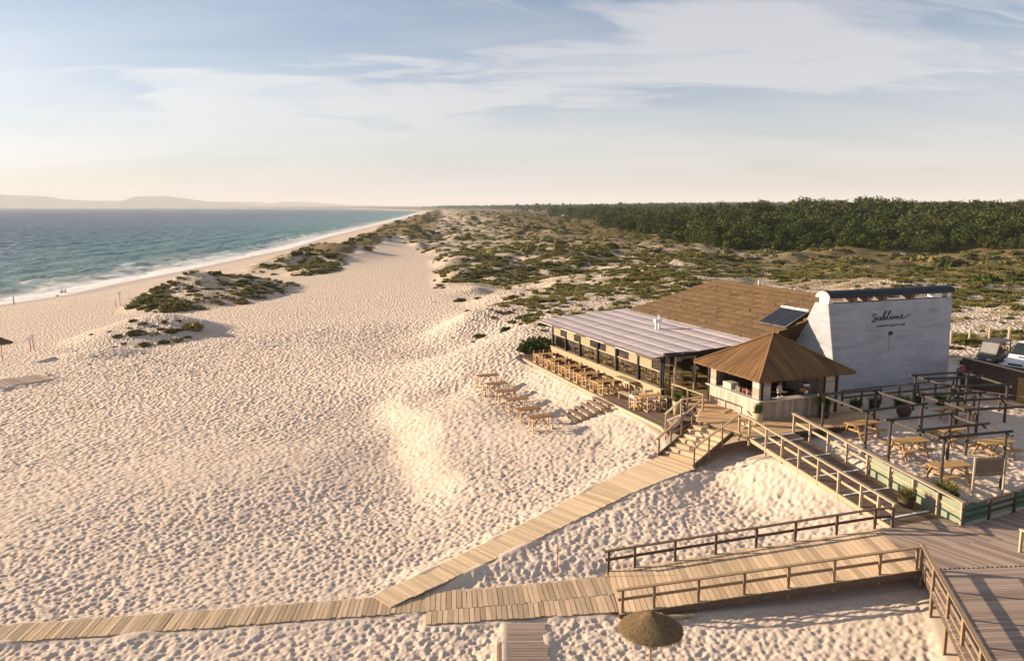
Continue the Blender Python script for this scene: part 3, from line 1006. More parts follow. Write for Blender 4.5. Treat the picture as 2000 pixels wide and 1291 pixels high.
def walk(name, label, cl, pitch, wdt, mat, overhang=0.05, skew=0.0, jit=0.05, missing=0.0):
    """boards laid across a centre line (x, y, z, width)"""
    o = thing(name, label, None, (cl[0][0], cl[0][1], cl[0][2]))
    tag(o, kind='structure')
    base = Vector((cl[0][0], cl[0][1], cl[0][2]))
    pos_ = 0.0
    seg = []
    for a, b_ in zip(cl[:-1], cl[1:]):
        L = math.hypot(b_[0] - a[0], b_[1] - a[1])
        seg.append((pos_, L, a, b_))
        pos_ += L
    s_ = pitch / 2
    while s_ < pos_:
        for st, L, a, b_ in seg:
            if st <= s_ <= st + L + 1e-6:
                break
        u = (s_ - st) / L
        c = Vector((a[0] + (b_[0] - a[0]) * u, a[1] + (b_[1] - a[1]) * u, a[2] + (b_[2] - a[2]) * u)) - base
        d = Vector((b_[0] - a[0], b_[1] - a[1])).normalized()
        wd = a[3] + (b_[3] - a[3]) * u
        n_ = Vector((-d.y, d.x, 0))
        n_.rotate(Matrix.Rotation(skew + random.uniform(-0.012, 0.012), 3, 'Z'))
        j0, j1 = random.uniform(-jit, jit), random.uniform(-jit, jit)
        if random.random() >= missing:
            plank(o, c - n_ * (wd / 2 + j0), c + n_ * (wd / 2 + j1), wdt * random.uniform(0.93, 1.03), 0.035, mat, jz=0.006, jr=0.0, roll=-math.atan((b_[2] - a[2]) / L))
        s_ += pitch * random.uniform(0.97, 1.03)
    # two bearers under the boards
    for sd in (-0.32, 0.32):
        mb = MB()
        for a, b_ in zip(cl[:-1], cl[1:]):
            d = Vector((b_[0] - a[0], b_[1] - a[1])).normalized()
            n_ = Vector((-d.y, d.x, 0))
            mb.bar(Vector(a[:3]) - base + n_ * (a[3] * sd) - Vector((0, 0, 0.075)), Vector(b_[:3]) - base + n_ * (b_[3] * sd) - Vector((0, 0, 0.075)), 0.07, 0.06)
        mb.build('bearer', M['board_grey'], o)
    return o


walk('boardwalk', 'single grey board walk crossing the sand at the lower left', WALK_LEFT, 0.172, 0.158, M['board'], skew=-0.1)
walk('boardwalk', 'longer back row of the double board walk below the long ramp', WALK_A, 0.19, 0.172, M['board'], skew=-0.06)
walk('boardwalk', 'front row of the double board walk below the long ramp', WALK_B, 0.19, 0.172, M['board'], skew=-0.06)
walk('boardwalk', 'short grey board walk running towards the viewer beside the parasol', WALK_DOWN, 0.16, 0.145, M['board_grey'])
walk('boardwalk', 'narrow tan board walk slanting from the stairs down the sand', SLANT, 0.125, 0.113, M['slant'], jit=0.03)
walk('boardwalk', 'old board platform half buried in the beach at the far left', WALK_BEACH, 0.16, 0.15, M['board_grey'])


def platform(name, label, poly, direction, pitch, wdt, zf, mat, maxlen=99.0, skirt=0.0, skirt_mat=None):
    o = thing(name, label, None, (poly[0][0], poly[0][1], 0.0))
    tag(o, kind='structure')
    off = Vector(poly[0])
    pl = [tuple(Vector(p) - off) for p in poly]
    fill_planks(o, pl, direction, pitch, wdt, 0.035, lambda x, y: zf(x + off.x, y + off.y), mat, maxlen, jz=0.0015, jr=0.0005)
    if skirt:
        for i in range(len(pl)):
            a, b_ = pl[i], pl[(i + 1) % len(pl)]
            za, zb = float(zf(a[0] + off.x, a[1] + off.y)), float(zf(b_[0] + off.x, b_[1] + off.y))
            MB().bar((*a, za - 0.04 - skirt / 2), (*b_, zb - 0.04 - skirt / 2), 0.05, skirt).build('edge_beam', skirt_mat or M['rail_dark'], o)
    return o


BV, AV = Vector((CT, ST)), Vector((-ST, CT))
platform('deck', 'warm timber deck round the bar pavilion', MAIN_DECK, BV, 0.145, 0.135, const_z(0.0), M['deck_warm'], 3.6, 0.16)
d_t = platform('deck', 'weathered lower deck with dining tables beside the restaurant', TERRACE, AV, 0.15, 0.14, const_z(-0.55), M['board_dark'], 4.0, 0.16, M['rail_pale'])
r1 = platform('ramp', 'boarded ramp with white strips between railings below the bar', RAMP_ONE, BV, 0.15, 0.135, Z_RAMP1, M['board_dark'], 9, 0.18, M['rail_pale'])
off = Vector(RAMP_ONE[0])
for k, a in enumerate((-2.55, -3.25, -5.05, -6.85, -8.65, -10.75)):
    p0, p1 = Vector(W(a, -2.45)) - off, Vector(W(a, 0.1)) - off
    zz = float(Z_RAMP1(*W(a, 0))) + 0.012
    plank(r1, (p0.x, p0.y, zz), (p1.x, p1.y, zz), 0.10, 0.02, M['white'], 'grip_strip', 0, 0)
r2 = platform('ramp', 'long pale boarded ramp down to the board walks', RAMP_TWO, (0.0, 1.0), 0.20, 0.184, Z_RAMP2, M['board'], 9, 0.2)
platform('deck', 'board landing joining the two ramps by the grass basket', LANDING, (0.57, -0.82), 0.15, 0.138, const_z(-1.2), M['board_grey'], 4.2, 0.16)
platform('deck', 'dark board walk at the lower right corner', LOWER_DECK, (1.0, 0.077), 0.15, 0.138, const_z(-1.205), M['board_grey'], 4.5, 0.2)


# main stairs
def flight(name, label, top, bot, n, mat, tread_t=0.05, side_mat=None):
    o = thing(name, label, 'stairs', (*((bot[0] + bot[1]) / 2).xy, bot[0].z))
    base = Vector(o.location)
    for k in range(n):
        f0, f1 = k / n, (k + 1) / n
        l0, l1 = top[0].lerp(bot[0], f0), top[0].lerp(bot[0], f1)
        m0, m1 = top[1].lerp(bot[1], f0), top[1].lerp(bot[1], f1)
        z = top[0].z + (bot[0].z - top[0].z) * f1 + 0.0
        for h in range(2):                      # two boards per tread
            c0 = l0.lerp(l1, (h + 0.5) / 2)
            c1 = m0.lerp(m1, (h + 0.5) / 2)
            wdt = (l1 - l0).xy.length / 2 - 0.012
            plank(o, (c0.x - base.x, c0.y - base.y, z - base.z), (c1.x - base.x, c1.y - base.y, z - base.z), wdt, tread_t, mat, 'tread', 0.002, 0.0)
        plank(o, (l0.x - base.x, l0.y - base.y, z - base.z + 0.145), (m0.x - base.x, m0.y - base.y, z - base.z + 0.145), 0.03, 0.15, mat, 'riser', 0.0, 0.0)
    for a, b_ in ((top[0], bot[0]), (top[1], bot[1])):
        MB().bar(a - base - Vector((0, 0, 0.2)), b_ - base - Vector((0, 0, 0.02)), 0.05, 0.26).build('stringer', side_mat or M['rail_dark'], o)
    return o


flight('stairs', 'wide wooden stairs from the bar deck down to the slanting board walk', STAIR_TOP, STAIR_BOT, 8, M['board'])
# open steps from the lower deck to the sand
so_ = thing('steps', 'open wooden steps from the lower dining deck onto the sand', 'steps', (*W(9.9, -6.5), -1.65))
for k in range(6):
    a0, a1 = 10.35 + k * 0.09, 8.15 + k * 0.12
    b0 = -4.62 - k * 0.385
    z = -0.62 - k * 0.185
    p, q = Vector((*W(a0, b0), z)) - so_.location, Vector((*W(a1, b0 - 0.05), z)) - so_.location
    plank(so_, p, q, 0.33, 0.045, M['board_grey'], 'tread', 0, 0)
    for e in (0.03, 0.5, 0.97):
        c = p.lerp(q, e)
        MB().box(c - Vector((0, 0, 0.11)), (0.06, 0.28, 0.14), TH + math.pi / 2).build('support', M['rail_pale'], so_)
for e in (0.06, 0.94):
    p = Vector((*W(10.35 + (8.15 - 10.35) * e, -4.5), -0.8)) - so_.location
    q = Vector((*W(10.8 + (8.75 - 10.8) * e, -6.75), -1.8)) - so_.location
    MB().bar(p, q, 0.05, 0.12).build('stringer', M['board_grey'], so_)
# little flight between the two decks
flight('stairs', 'small white edged stair beside the potted plant on the lower deck', (Vector((*W(2.35, -3.35), -0.02)), Vector((*W(3.2, -2.55), -0.02))),
       (Vector((*W(2.0, -4.2), -0.55)), Vector((*W(3.3, -3.6), -0.55))), 3, M['board'], 0.04, M['white'])


# ---------------------------------------------------------------- railings
def railing(name, label, runs, posts, h=0.92, mat=None, mid=True, post=(0.09, 0.09), cap=(0.14, 0.045), foot=0.25, matp=None, cat='railing', mids=(0.52,)):
    """runs: list of polylines of deck points; posts: list of points; all world"""
    mat = mat or M['rail']
    o = thing(name, label, cat, runs[0][0])
    b0 = Vector(o.location)
    for p in posts:
        p = Vector(p) - b0
        MB().bar(p - Vector((0, 0, foot)), p + Vector((0, 0, h - 0.02)), post[0], post[1], (0, 1, 0)).build('post', matp or mat, o)
    for pl in runs:
        for a, b_ in zip(pl[:-1], pl[1:]):
            a, b_ = Vector(a) - b0, Vector(b_) - b0
            e = (b_ - a).normalized() * 0.07
            up = Vector((0, 0, h))
            beam(o, 'top_rail', a + up - e, b_ + up + e, cap[0], cap[1], mat)
            if mid:
                for f in mids:
                    up = Vector((0, 0, h * f))
                    sd = Vector((-(b_ - a).y, (b_ - a).x, 0)).normalized() * (post[0] / 2 + 0.016)
                    beam(o, 'middle_rail', a + up + sd, b_ + up + sd, 0.03, 0.11, mat)
    return o


def beam(parent, name, p, q, wd, hh, mat):
    """a rail as a board object whose grain follows its length"""
    p, q = Vector(p), Vector(q)
    L = (q - p).length
    mb = MB().box((0, 0, 0), (L, wd, hh))
    me_ = mb.mesh(name)
    me_.materials.append(mat)
    o = bpy.data.objects.new(name, me_)
    d = q - p
    o.location = (p + q) / 2
    o.rotation_euler = (0, -math.atan2(d.z, math.hypot(d.x, d.y)), math.atan2(d.y, d.x))
    return link(o, parent)


def w3(a, b, z):
    return Vector((*W(a, b), z))


def lerp_posts(p, q, n):
    p, q = Vector(p), Vector(q)
    return [p.lerp(q, k / (n - 1)) for k in range(n)]


z1 = lambda a: float(Z_RAMP1(*W(a, 0)))
ra = [(-2.32, -2.48), (-3.59, -2.48), (-4.73, -2.48), (-5.88, -2.48), (-7.13, -2.48), (-8.35, -2.48), (-9.62, -2.48), (-10.54, -2.48), (-11.3, -2.48)]
posts = [w3(-1.43, -2.42, 0)] + [w3(a, b, z1(a)) for a, b in ra]
railing('railing', 'pale timber railing on the seaward side of the ramp below the bar', [[w3(-1.43, -2.42, 0), w3(-2.4, -2.48, 0), w3(-11.3, -2.48, z1(-11.3))]], posts, 0.95, M['rail_pale'], foot=0.45)
ra = [-2.44, -3.61, -4.84, -6.05, -7.32, -8.57, -9.85, -11.07, -12.2]
rl = railing('railing', 'broad pale railing backed with green sheeting between ramp and picnic tables', [[w3(-2.44, 0.15, 0), w3(-12.2, 0.15, z1(-12.2))]],
             [w3(a, 0.15, z1(a)) for a in ra], 0.95, M['rail_pale'], cap=(0.2, 0.06), foot=0.35)
M['green'] = plain('green sheeting', (0.055, 0.20, 0.13), 0.55, 0.2, 1.5)
M['green_pale'] = plain('faded green sheeting', (0.25, 0.285, 0.19), 0.6, 0.15, 1.5)
b0 = Vector(rl.location)
for a0, a1 in ((-7.36, -8.53), (-8.62, -9.8), (-9.9, -11.0), (-11.12, -12.15)):
    p, q = w3(a0, 0.24, z1(a0)) - b0, w3(a1, 0.24, z1(a1)) - b0
    beam(rl, 'panel', p + Vector((0, 0, 0.42)), q + Vector((0, 0, 0.42)), 0.015, 0.86, M['green_pale'])
# front run of the green fence, along the landing
fp = [Vector((*W(-12.22, 0.2), -1.2)), Vector((30.0, 36.3, -1.2))]
rl = railing('railing', 'dark timber railing with green sheeting along the back of the landing', [fp], lerp_posts(fp[0], fp[1], 9), 0.8, M['rail_dark'], foot=0.1, mids=(0.3, 0.62))
b0 = Vector(rl.location)
ps = lerp_posts(fp[0], fp[1], 9)
for k in range(8):
    a, b_ = ps[k] - b0, ps[k + 1] - b0
    n_ = Vector((-(b_ - a).y, (b_ - a).x, 0)).normalized() * 0.08
    e = (b_ - a).normalized() * 0.06
    beam(rl, 'panel', a + n_ + e + Vector((0, 0, 0.36)), b_ + n_ - e + Vector((0, 0, 0.36)), 0.015, 0.66, M['green'] if k % 2 == 0 else M['green_pale'])

z2 = lambda x: float(Z_RAMP2(x, 28.0))
far_x = [3.75, 4.77, 6.35, 7.95, 9.55, 11.1, 12.75, 14.28]
yf = lambda x: 29.12 + (x - 3.75) * 0.065
fpts = [Vector((x, yf(x), z2(x))) for x in far_x]
railing('railing', 'far railing of the long ramp with its shadow on the boards', [[fpts[0] - Vector((0.12, 0, -0.02)), fpts[-1], w3(-11.34, -2.55, -1.2)]], fpts + [w3(-11.34, -2.55, -1.2)], 0.80, M['rail_dark'])
yn = lambda x: 25.93 + (x - 3.85) * 0.033
near_x = [3.85, 4.95, 6.5, 8.1, 9.65, 11.25, 12.85, 14.15]
npts = [Vector((x, yn(x), z2(x))) for x in near_x]
railing('railing', 'near railing of the long ramp behind the thatched parasol', [[npts[0] - Vector((0.15, 0, -0.02)), npts[-1]]], npts, 0.80, M['rail'], foot=0.35)
rp = [Vector((14.32, 26.28, -1.2)), Vector((13.9, 24.69, -1.2)), Vector((13.42, 22.9, -1.2)), Vector((13.0, 21.35, -1.2)), Vector((12.55, 19.7, -1.2)), Vector((12.1, 18.0, -1.2)), Vector((11.65, 16.3, -1.2))]
railing('railing', 'timber railing of the dark board walk in the lower right corner', [[rp[0], rp[-1]]], rp, 0.86, M['rail'], foot=1.3, mids=(0.5, 0.14))
rq = [Vector((18.62, 27.6, -1.2)), Vector((18.95, 25.6, -1.2)), Vector((19.3, 23.6, -1.2))]
railing('railing', 'short railing end entering at the right edge of the landing', [rq], rq, 0.86, M['rail_pale'])
# stair railings
st0, st1 = STAIR_TOP, STAIR_BOT
up0 = lambda k: st0[k].lerp(st1[k], 0.0)
sl_p = [st0[0].lerp(st1[0], f) for f in (0.12, 0.40, 0.68, 0.99)]
railing('railing', 'sloping handrail on the seaward side of the wide stairs', [[st0[0] + Vector((0.25, 0.55, 0.0)), st1[0] + Vector((-0.1, -0.06, 0.0))]], sl_p, 0.9, M['rail'], mid=False, post=(0.08, 0.08), foot=0.15)
sl_p = [st0[1].lerp(st1[1], f) for f in (0.28, 0.62, 0.99)]
railing('railing', 'sloping handrail on the near side of the wide stairs', [[w3(-1.43, -2.42, 0), st1[1] + Vector((-0.1, -0.06, 0.0))]], sl_p, 0.93, M['rail'], mid=False, post=(0.08, 0.08), foot=0.5)
# deck edge railing by the bar
q = [w3(2.75, -1.72, 0), w3(4.2, -1.75, 0), w3(5.7, -1.8, 0)]
railing('railing', 'pale railing on the bar deck between the glass front and the stairs', [q], q, 0.95, M['rail_pale'], mid=False)
q = [w3(2.45, -2.1, 0), w3(2.25, -3.45, 0), w3(1.55, -4.85, -0.45)]
railing('railing', 'pale handrail beside the small stair and potted plant', [q], [q[1], q[2]], 0.93, M['rail_pale'], mid=False, foot=0.5)
# rail along the foot of the big white wall
q = [w3(1.35, 6.9, -0.2), w3(1.2, 17.0, -0.2)]
railing('railing', 'dark timber rail along the foot of the big white wall', [q], lerp_posts(q[0], q[1], 8), 0.95, M['rail_dark'])
q = [w3(-0.2, 13.6, -0.25), w3(-4.6, 16.2, -0.25)]
railing('railing', 'dark rail beside the board fence at the right edge', [q], lerp_posts(q[0], q[1], 5), 0.95, M['rail_dark'])
# ---------------------------------------------------------------- glass
m, t = new_mat('window glass')
fr = t.add('ShaderNodeLayerWeight', ins={'Blend': 0.5})
tr = t.add('ShaderNodeBsdfTransparent', ins={'Color': (0.86, 0.87, 0.84, 1)})
gl = t.add('ShaderNodeBsdfGlossy', ins={'Color': (0.9, 0.9, 0.9, 1), 'Roughness': 0.03})
mx = t.add('ShaderNodeMixShader', ins={0: t.math('MULTIPLY_ADD', t.math('POWER', fr.outputs[1], 4.0), 0.8, 0.05), 1: tr.outputs[0], 2: gl.outputs[0]})
t.add('ShaderNodeOutputMaterial', ins={'Surface': mx.outputs[0]})
M['glass'] = m


def lb(mb, b0, a0, z0, b1, a1, z1_):
    """box in building coordinates (b, a, z)"""
    return mb.bbox((min(b0, b1), min(a0, a1), min(z0, z1_)), (max(b0, b1), max(a0, a1), max(z0, z1_)))


# ---------------------------------------------------------------- restaurant terrace
T = building('beach_restaurant', 'glazed restaurant terrace with low grey corrugated roof beside the dining deck', 'building')
M['lowwall'] = wood('low wall boards', (0.33, 0.235, 0.14), (0.44, 0.33, 0.205), rand=0.05, grain=(20.0, 1.2, 14.0))
GB = -1.9                       # line of the glazing
A0, A1 = 6.7, 22.9
lb(MB(), GB - 0.12, A0, -0.55, GB + 0.25, A1, 0.42).build('low_wall', M['lowwall'], T)
lb(MB(), GB - 0.18, 6.55, 0.421, GB + 0.3, A1 + 0.05, 0.47).build('wall_cap', M['rail_pale'], T)
M['floor'] = plain('terrace floor', (0.42, 0.30, 0.13), 0.6, 0.15, 2.0)
lb(MB(), GB + 0.26, A0 - 0.02, -0.2, 5.35, A1, 0.03).build('floor', M['floor'], T)
lb(MB(), GB + 0.25, A1 - 0.02, 0.031, 5.3, A1 + 0.1, 2.35).build('end_wall', M['clad'], T)
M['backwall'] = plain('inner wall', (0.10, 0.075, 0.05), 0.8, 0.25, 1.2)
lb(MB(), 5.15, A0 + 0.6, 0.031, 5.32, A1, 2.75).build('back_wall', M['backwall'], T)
ga = [22.75, 20.35, 17.95, 15.15, 12.45, 9.55, 6.85]
z_roof = lambda b: 2.42 + (b + 2.7) * 0.068
for a in ga:
    lb(MB(), GB - 0.07, a - 0.09, 0.471, GB + 0.11, a + 0.09, 2.36).build('post', M['black'], T)
lb(MB(), GB - 0.05, A0, 2.25, GB + 0.09, A1, 2.40).build('head_beam', M['rail_dark'], T)
M['blind'] = plain('linen blind', (0.30, 0.265, 0.17), 0.85, 0.12, 8.0)
for k, (a1_, a0_) in enumerate(zip(ga[:-1], ga[1:])):
    hi, lo = a1_ - 0.1, a0_ + 0.1
    lb(MB(), GB + 0.0, lo, 1.40, GB + 0.05, hi, 1.47).build('transom', M['rail_pale'], T)
    lb(MB(), GB + 0.02, lo, 0.48, GB + 0.035, hi, 1.395).build('window_pane', M['glass'], T)
    spl = lo + (hi - lo) * (0.42 if k != 3 else 0.55)
    if k == 3 or k == 4:
        lb(MB(), GB + 0.02, spl, 1.475, GB + 0.035, hi, 2.245).build('window_pane', M['glass'], T)
        lb(MB(), GB - 0.005, lo, 1.475, GB + 0.04, spl - 0.02, 2.245).build('blind', M['blind'], T)
    else:
        lb(MB(), GB + 0.02, lo, 1.475, GB + 0.035, spl - 0.02, 2.245).build('window_pane', M['glass'], T)
        lb(MB(), GB - 0.005, spl, 1.475, GB + 0.04, hi, 2.245).build('blind', M['blind'], T)
    lb(MB(), GB - 0.01, spl - 0.02, 1.475, GB + 0.06, spl, 2.245).build('mullion', M['rail_pale'], T)
# glazed front facing the bar deck
fa = 6.7
for b in (-1.85, -1.05, 0.35, 1.6, 3.2, 5.0):
    lb(MB(), b - 0.05, fa - 0.06, 0.031, b + 0.05, fa + 0.06, 2.5).build('post', M['rail_pale'] if b in (-1.05, 0.35) else M['black'], T)
lb(MB(), -1.9, fa - 0.12, 2.36, 5.2, fa + 0.04, 2.62).build('fascia', M['black'], T)
for b0_, b1_ in ((-1.8, -1.1), (-1.0, 0.3), (1.65, 3.15)):
    lb(MB(), b0_, fa - 0.008, 0.06, b1_, fa + 0.008, 2.35).build('window_pane', M['glass'], T)
M['curtain'] = plain('olive curtain', (0.15, 0.13, 0.045), 0.9, 0.25, 9.0)
lb(MB(), 3.3, fa + 0.1, 0.05, 5.0, fa + 0.16, 2.3).build('curtain', M['curtain'], T)
# roof: corrugated sheets between battens
m, t = new_mat('corrugated roof sheet')
tcn = t.add('ShaderNodeTexCoord')
oi = t.add('ShaderNodeObjectInfo')
mpn = t.add('ShaderNodeMapping', ins={'Vector': tcn.outputs['Object'], 'Scale': (0.35, 3.2, 1.0)})
st = t.noise(mpn.outputs[0], 1.0, 5.0, 0.65, 0.2, w=t.math('MULTIPLY', oi.outputs['Random'], 20))
st2 = t.noise(mpn.outputs[0], 0.35, 3.0, 0.6, w=t.math('MULTIPLY', oi.outputs['Random'], 9))
col = t.mix(t.maprange(st, 0.35, 0.68), (0.37, 0.34, 0.365), (0.22, 0.195, 0.225))
col = t.mix(t.math('MULTIPLY', t.maprange(st2, 0.5, 0.75), 0.6), col, (0.30, 0.21, 0.17))
b = t.add('ShaderNodeBsdfPrincipled', ins={'Base Color': col, 'Roughness': 0.32, 'Specular IOR Level': 0.5})
t.add('ShaderNodeOutputMaterial', ins={'Surface': b.outputs[0]})
M['roofsheet'] = m
roof = thing('roof', None, None)
roof.name = 'roof'
roof.parent = T
RB0, RB1, RA0, RA1 = -2.7, 5.25, 6.55, 24.0
nb = 7
edges_b = [RB0, -1.75, -0.65, 0.55, 1.75, 2.95, 4.15, RB1]
for k in range(nb):
    b0_, b1_ = edges_b[k] + 0.028, edges_b[k + 1] - 0.028
    n = 300
    aa = np.linspace(RA0, RA1, n)
    zz = 0.020 * np.sin(np.arange(n) * 2 * math.pi / 4.0) + 0.012 * fbm(aa, aa * 0 + k * 3.3, 2.5, 2)
    V = np.concatenate([np.stack([np.full(n, bb), aa, z_roof(bb) + zz], -1) for bb in (b0_, b1_)] +
                       [np.stack([np.full(n, bb), aa, z_roof(bb) + zz - 0.02], -1) for bb in (b0_, b1_)])
    q = np.arange(n - 1)
    F = np.concatenate([np.stack([q, q + 1, q + 1 + n, q + n], -1), np.stack([q + 2 * n, q + 3 * n, q + 3 * n + 1, q + 2 * n + 1], -1),
                        np.stack([q, q + 2 * n, q + 2 * n + 1, q + 1], -1)])
    obj('roof_sheet', mesh_np('roof_sheet', V, F), M['roofsheet'], roof)
for k, bb in enumerate(edges_b):
    zb = z_roof(bb)
    lb(MB(), bb - 0.026, RA0 - 0.02, zb - 0.05, bb + 0.026, RA1 + 0.02, zb + 0.014).build('batten', M['cream'], roof)
lb(MB(), RB0 - 0.06, RA0, 2.28, RB0 - 0.01, RA1, 2.45).build('gutter', M['rail_dark'], roof)
for k in range(6):
    a = RA0 + 0.6 + k * 3.2
    MB().bar((RB0 + 0.02, a, 2.34), (5.2, a, z_roof(5.2) - 0.12), 0.07, 0.12).build('rafter', M['rail_dark'], roof)
for k in range(4):
    MB().tube([(RB0 - 0.03, 8.5 + k * 4.2, 2.33), (RB0 - 0.03, 8.5 + k * 4.2 + 2.6, 2.33)], 0.035, 6).build('lamp_tube', M['white'], roof)
fl = thing('roof_vent', 'twin white flue pipes with caps standing on the corrugated roof', 'vent', (*W(14.2, 2.3), z_roof(2.3)), TH)
for dx in (-0.13, 0.13):
    MB().tube([(dx, 0, 0), (dx, 0, 0.62)], 0.075, 10).build('pipe', M['white'], fl)
lb(MB(), -0.26, -0.12, 0.5, 0.26, 0.12, 0.74).build('box', M['white'], fl)
MB().tube([(0.13, 0, 0.74), (0.13, 0, 0.98)], 0.07, 10).build('pipe', M['white'], fl)
MB().lathe([(0.16, 0.98), (0.17, 1.02), (0.02, 1.12)], 12, (0.13, 0, 0)).build('cap', M['steel'], fl)

# ---------------------------------------------------------------- thatched main house
m, t = new_mat('weathered thatch')
tcn = t.add('ShaderNodeTexCoord')
oi = t.add('ShaderNodeObjectInfo')
rw = t.math('MULTIPLY', oi.outputs['Random'], 31.0)
mpn = t.add('ShaderNodeMapping', ins={'Vector': tcn.outputs['Object'], 'Scale': (1.2, 9.0, 1.2)})
g1 = t.noise(mpn.outputs[0], 1.6, 6.0, 0.7, 0.2, w=rw)
g2 = t.noise(tcn.outputs['Object'], 0.7, 4.0, 0.6, w=rw)
col = t.ramp(g1, [(0.25, (0.062, 0.038, 0.02)), (0.5, (0.125, 0.08, 0.043)), (0.75, (0.20, 0.135, 0.075))])
col = t.mix(t.math('MULTIPLY', t.maprange(g2, 0.45, 0.7), 0.5), col, (0.085, 0.062, 0.042))
col = t.add('ShaderNodeVectorMath', operation='SCALE', ins={0: col, 'Scale': t.maprange(oi.outputs['Random'], 0, 1, 0.9, 1.1)}).outputs[0]
bn = t.add('ShaderNodeBump', ins={'Strength': 0.8, 'Distance': 0.06, 'Height': g1})
b = t.add('ShaderNodeBsdfPrincipled', ins={'Base Color': col, 'Roughness': 0.9, 'Specular IOR Level': 0.1, 'Normal': bn.outputs[0]})
t.add('ShaderNodeOutputMaterial', ins={'Surface': b.outputs[0]})
M['thatch'] = m
H = building('thatched_house', 'long house with a brown thatched roof behind the restaurant terrace', 'building')
EB, EZ, RBb, RZ = 5.05, 2.95, 10.4, 5.45
EA0, EA1, RGA0, RGA1 = 6.5, 23.0, 4.6, 19.3
lb(MB(), 5.4, 6.9, -0.2, 15.2, 22.4, 2.9).build('wall', M['clad'], H)
rf = thing('roof', None, None)
rf.name = 'roof'
rf.parent = H
ncr = 10
for side in (-1, 1):
    for k in range(ncr):
        f0, f1 = k / ncr, min(1.0, (k + 1.12) / ncr)
        npc = 17 if side < 0 else 1
        for pc in range(npc):
            u0, u1 = pc / npc, (pc + 1) / npc
            if 0 < pc:
                u0 += bias
            bias = random.uniform(-0.012, 0.012) if pc < npc - 1 else 0.0
            u1 += bias
            n = 9 if npc > 1 else 60
            lift_ = random.uniform(-0.015, 0.02) if npc > 1 else 0.0
            rowsv = []
            for (f, dz) in ((f0, 0.11 + lift_), (f1, 0.0)):
                a_lo = EA0 + (RGA0 - EA0) * f
                a_hi = EA1 + (RGA1 - EA1) * f
                aa = a_lo + (a_hi - a_lo) * np.linspace(u0, u1, n)
                rag = 0.05 * rng.standard_normal(n) + random.uniform(-0.025, 0.025) if dz else np.zeros(n)
                ff = f + rag * 0.12
                bbv = (EB + (RBb - EB) * ff) if side < 0 else (2 * RBb - EB + (EB - RBb) * ff)
                zz = EZ + (RZ - EZ) * ff + dz + (0.015 * rng.standard_normal(n) if dz else 0)
                rowsv.append(np.stack([bbv, aa, zz], -1))
            low = rowsv[0].copy()
            low[:, 2] -= 0.14
            V = np.concatenate([low, rowsv[0], rowsv[1]])
            q = np.arange(n - 1)
            F = np.concatenate([np.stack([q, q + 1, q + 1 + n, q + n], -1), np.stack([q + n, q + n + 1, q + 2 * n + 1, q + 2 * n], -1)])
            if side < 0:
                F = F[:, ::-1]
            obj('thatch_bundle' if npc > 1 else 'thatch_course', mesh_np('thatch', V, F), M['thatch'], rf)
# closed layer under the bundles
MB().quad((EB + 0.05, EA0, EZ - 0.03), (EB + 0.05, EA1, EZ - 0.03), (RBb, RGA1, RZ - 0.04), (RBb, RGA0, RZ - 0.04)).build('under_thatch', M['thatch'], rf)
MB().quad((EB, EA1, EZ + 0.05), (2 * RBb - EB, EA1, EZ + 0.05), (RBb, RGA1, RZ)).build('hip_end', M['thatch'], rf)
MB().quad((EB, EA0, EZ), (2 * RBb - EB, EA0, EZ), (RBb, RGA0, RZ)).build('hip_end', M['thatch'], rf)
MB().tube([(RBb, RGA0, RZ + 0.02), (RBb, (RGA0 + RGA1) / 2, RZ + 0.05), (RBb, RGA1, RZ + 0.02)], 0.16, 8).build('ridge_roll', M['thatch'], rf)
lb(MB(), EB - 0.10, EA0, EZ - 0.16, EB - 0.02, EA1 - 0.1, EZ + 0.0).build('gutter', M['cream'], rf)
MB().tube([(RBb + 0.6, 14.4, RZ - 0.4), (RBb + 0.6, 14.4, RZ + 0.45)], 0.06, 8).build('vent_pipe', M['white'], H)
# solar panels lying on the thatch
m, t = new_mat('solar cells')
tcn = t.add('ShaderNodeTexCoord')
br = t.add('ShaderNodeTexBrick', offset=0.0, ins={'Vector': tcn.outputs['Object'], 'Color1': (0.010, 0.012, 0.018, 1), 'Color2': (0.013, 0.015, 0.022, 1),
                                                 'Mortar': (0.05, 0.052, 0.058, 1), 'Scale': 6.0, 'Mortar Size': 0.012})
b = t.add('ShaderNodeBsdfPrincipled', ins={'Base Color': br.outputs[0], 'Roughness': 0.22, 'Specular IOR Level': 0.35})
t.add('ShaderNodeOutputMaterial', ins={'Surface': b.outputs[0]})
M['solar'] = m
slope = math.atan2(RZ - EZ, RBb - EB)
for k, a in enumerate((7.95, 6.65)):
    bb = 7.35
    sp = thing('solar_panel', ('dark solar panel on the thatch farther from the white wall', 'dark solar panel on the thatch next to the white wall')[k],
               'solar panel', (*W(a, bb), EZ + (bb - EB) * math.tan(slope) + 0.24), TH, 'solar panels on the thatched roof')
    sp.rotation_euler = Matrix.Rotation(TH, 3, 'Z').to_4x4().to_euler()
    for (nm, sz, dz, mt) in (('glass', (1.9, 1.14, 0.03), 0.03, M['solar']), ('frame', (1.98, 1.22, 0.05), 0.0, M['steel'])):
        MB().box((0, 0, dz), sz, 0, 0, -slope - 0.03).build(nm, mt, sp)
    MB().box((0.97 * math.cos(slope) + 0.05, 0, 0.97 * math.sin(slope) + 0.08), (0.16, 1.22, 0.14), 0, 0, -slope).build('manifold', M['white'], sp)

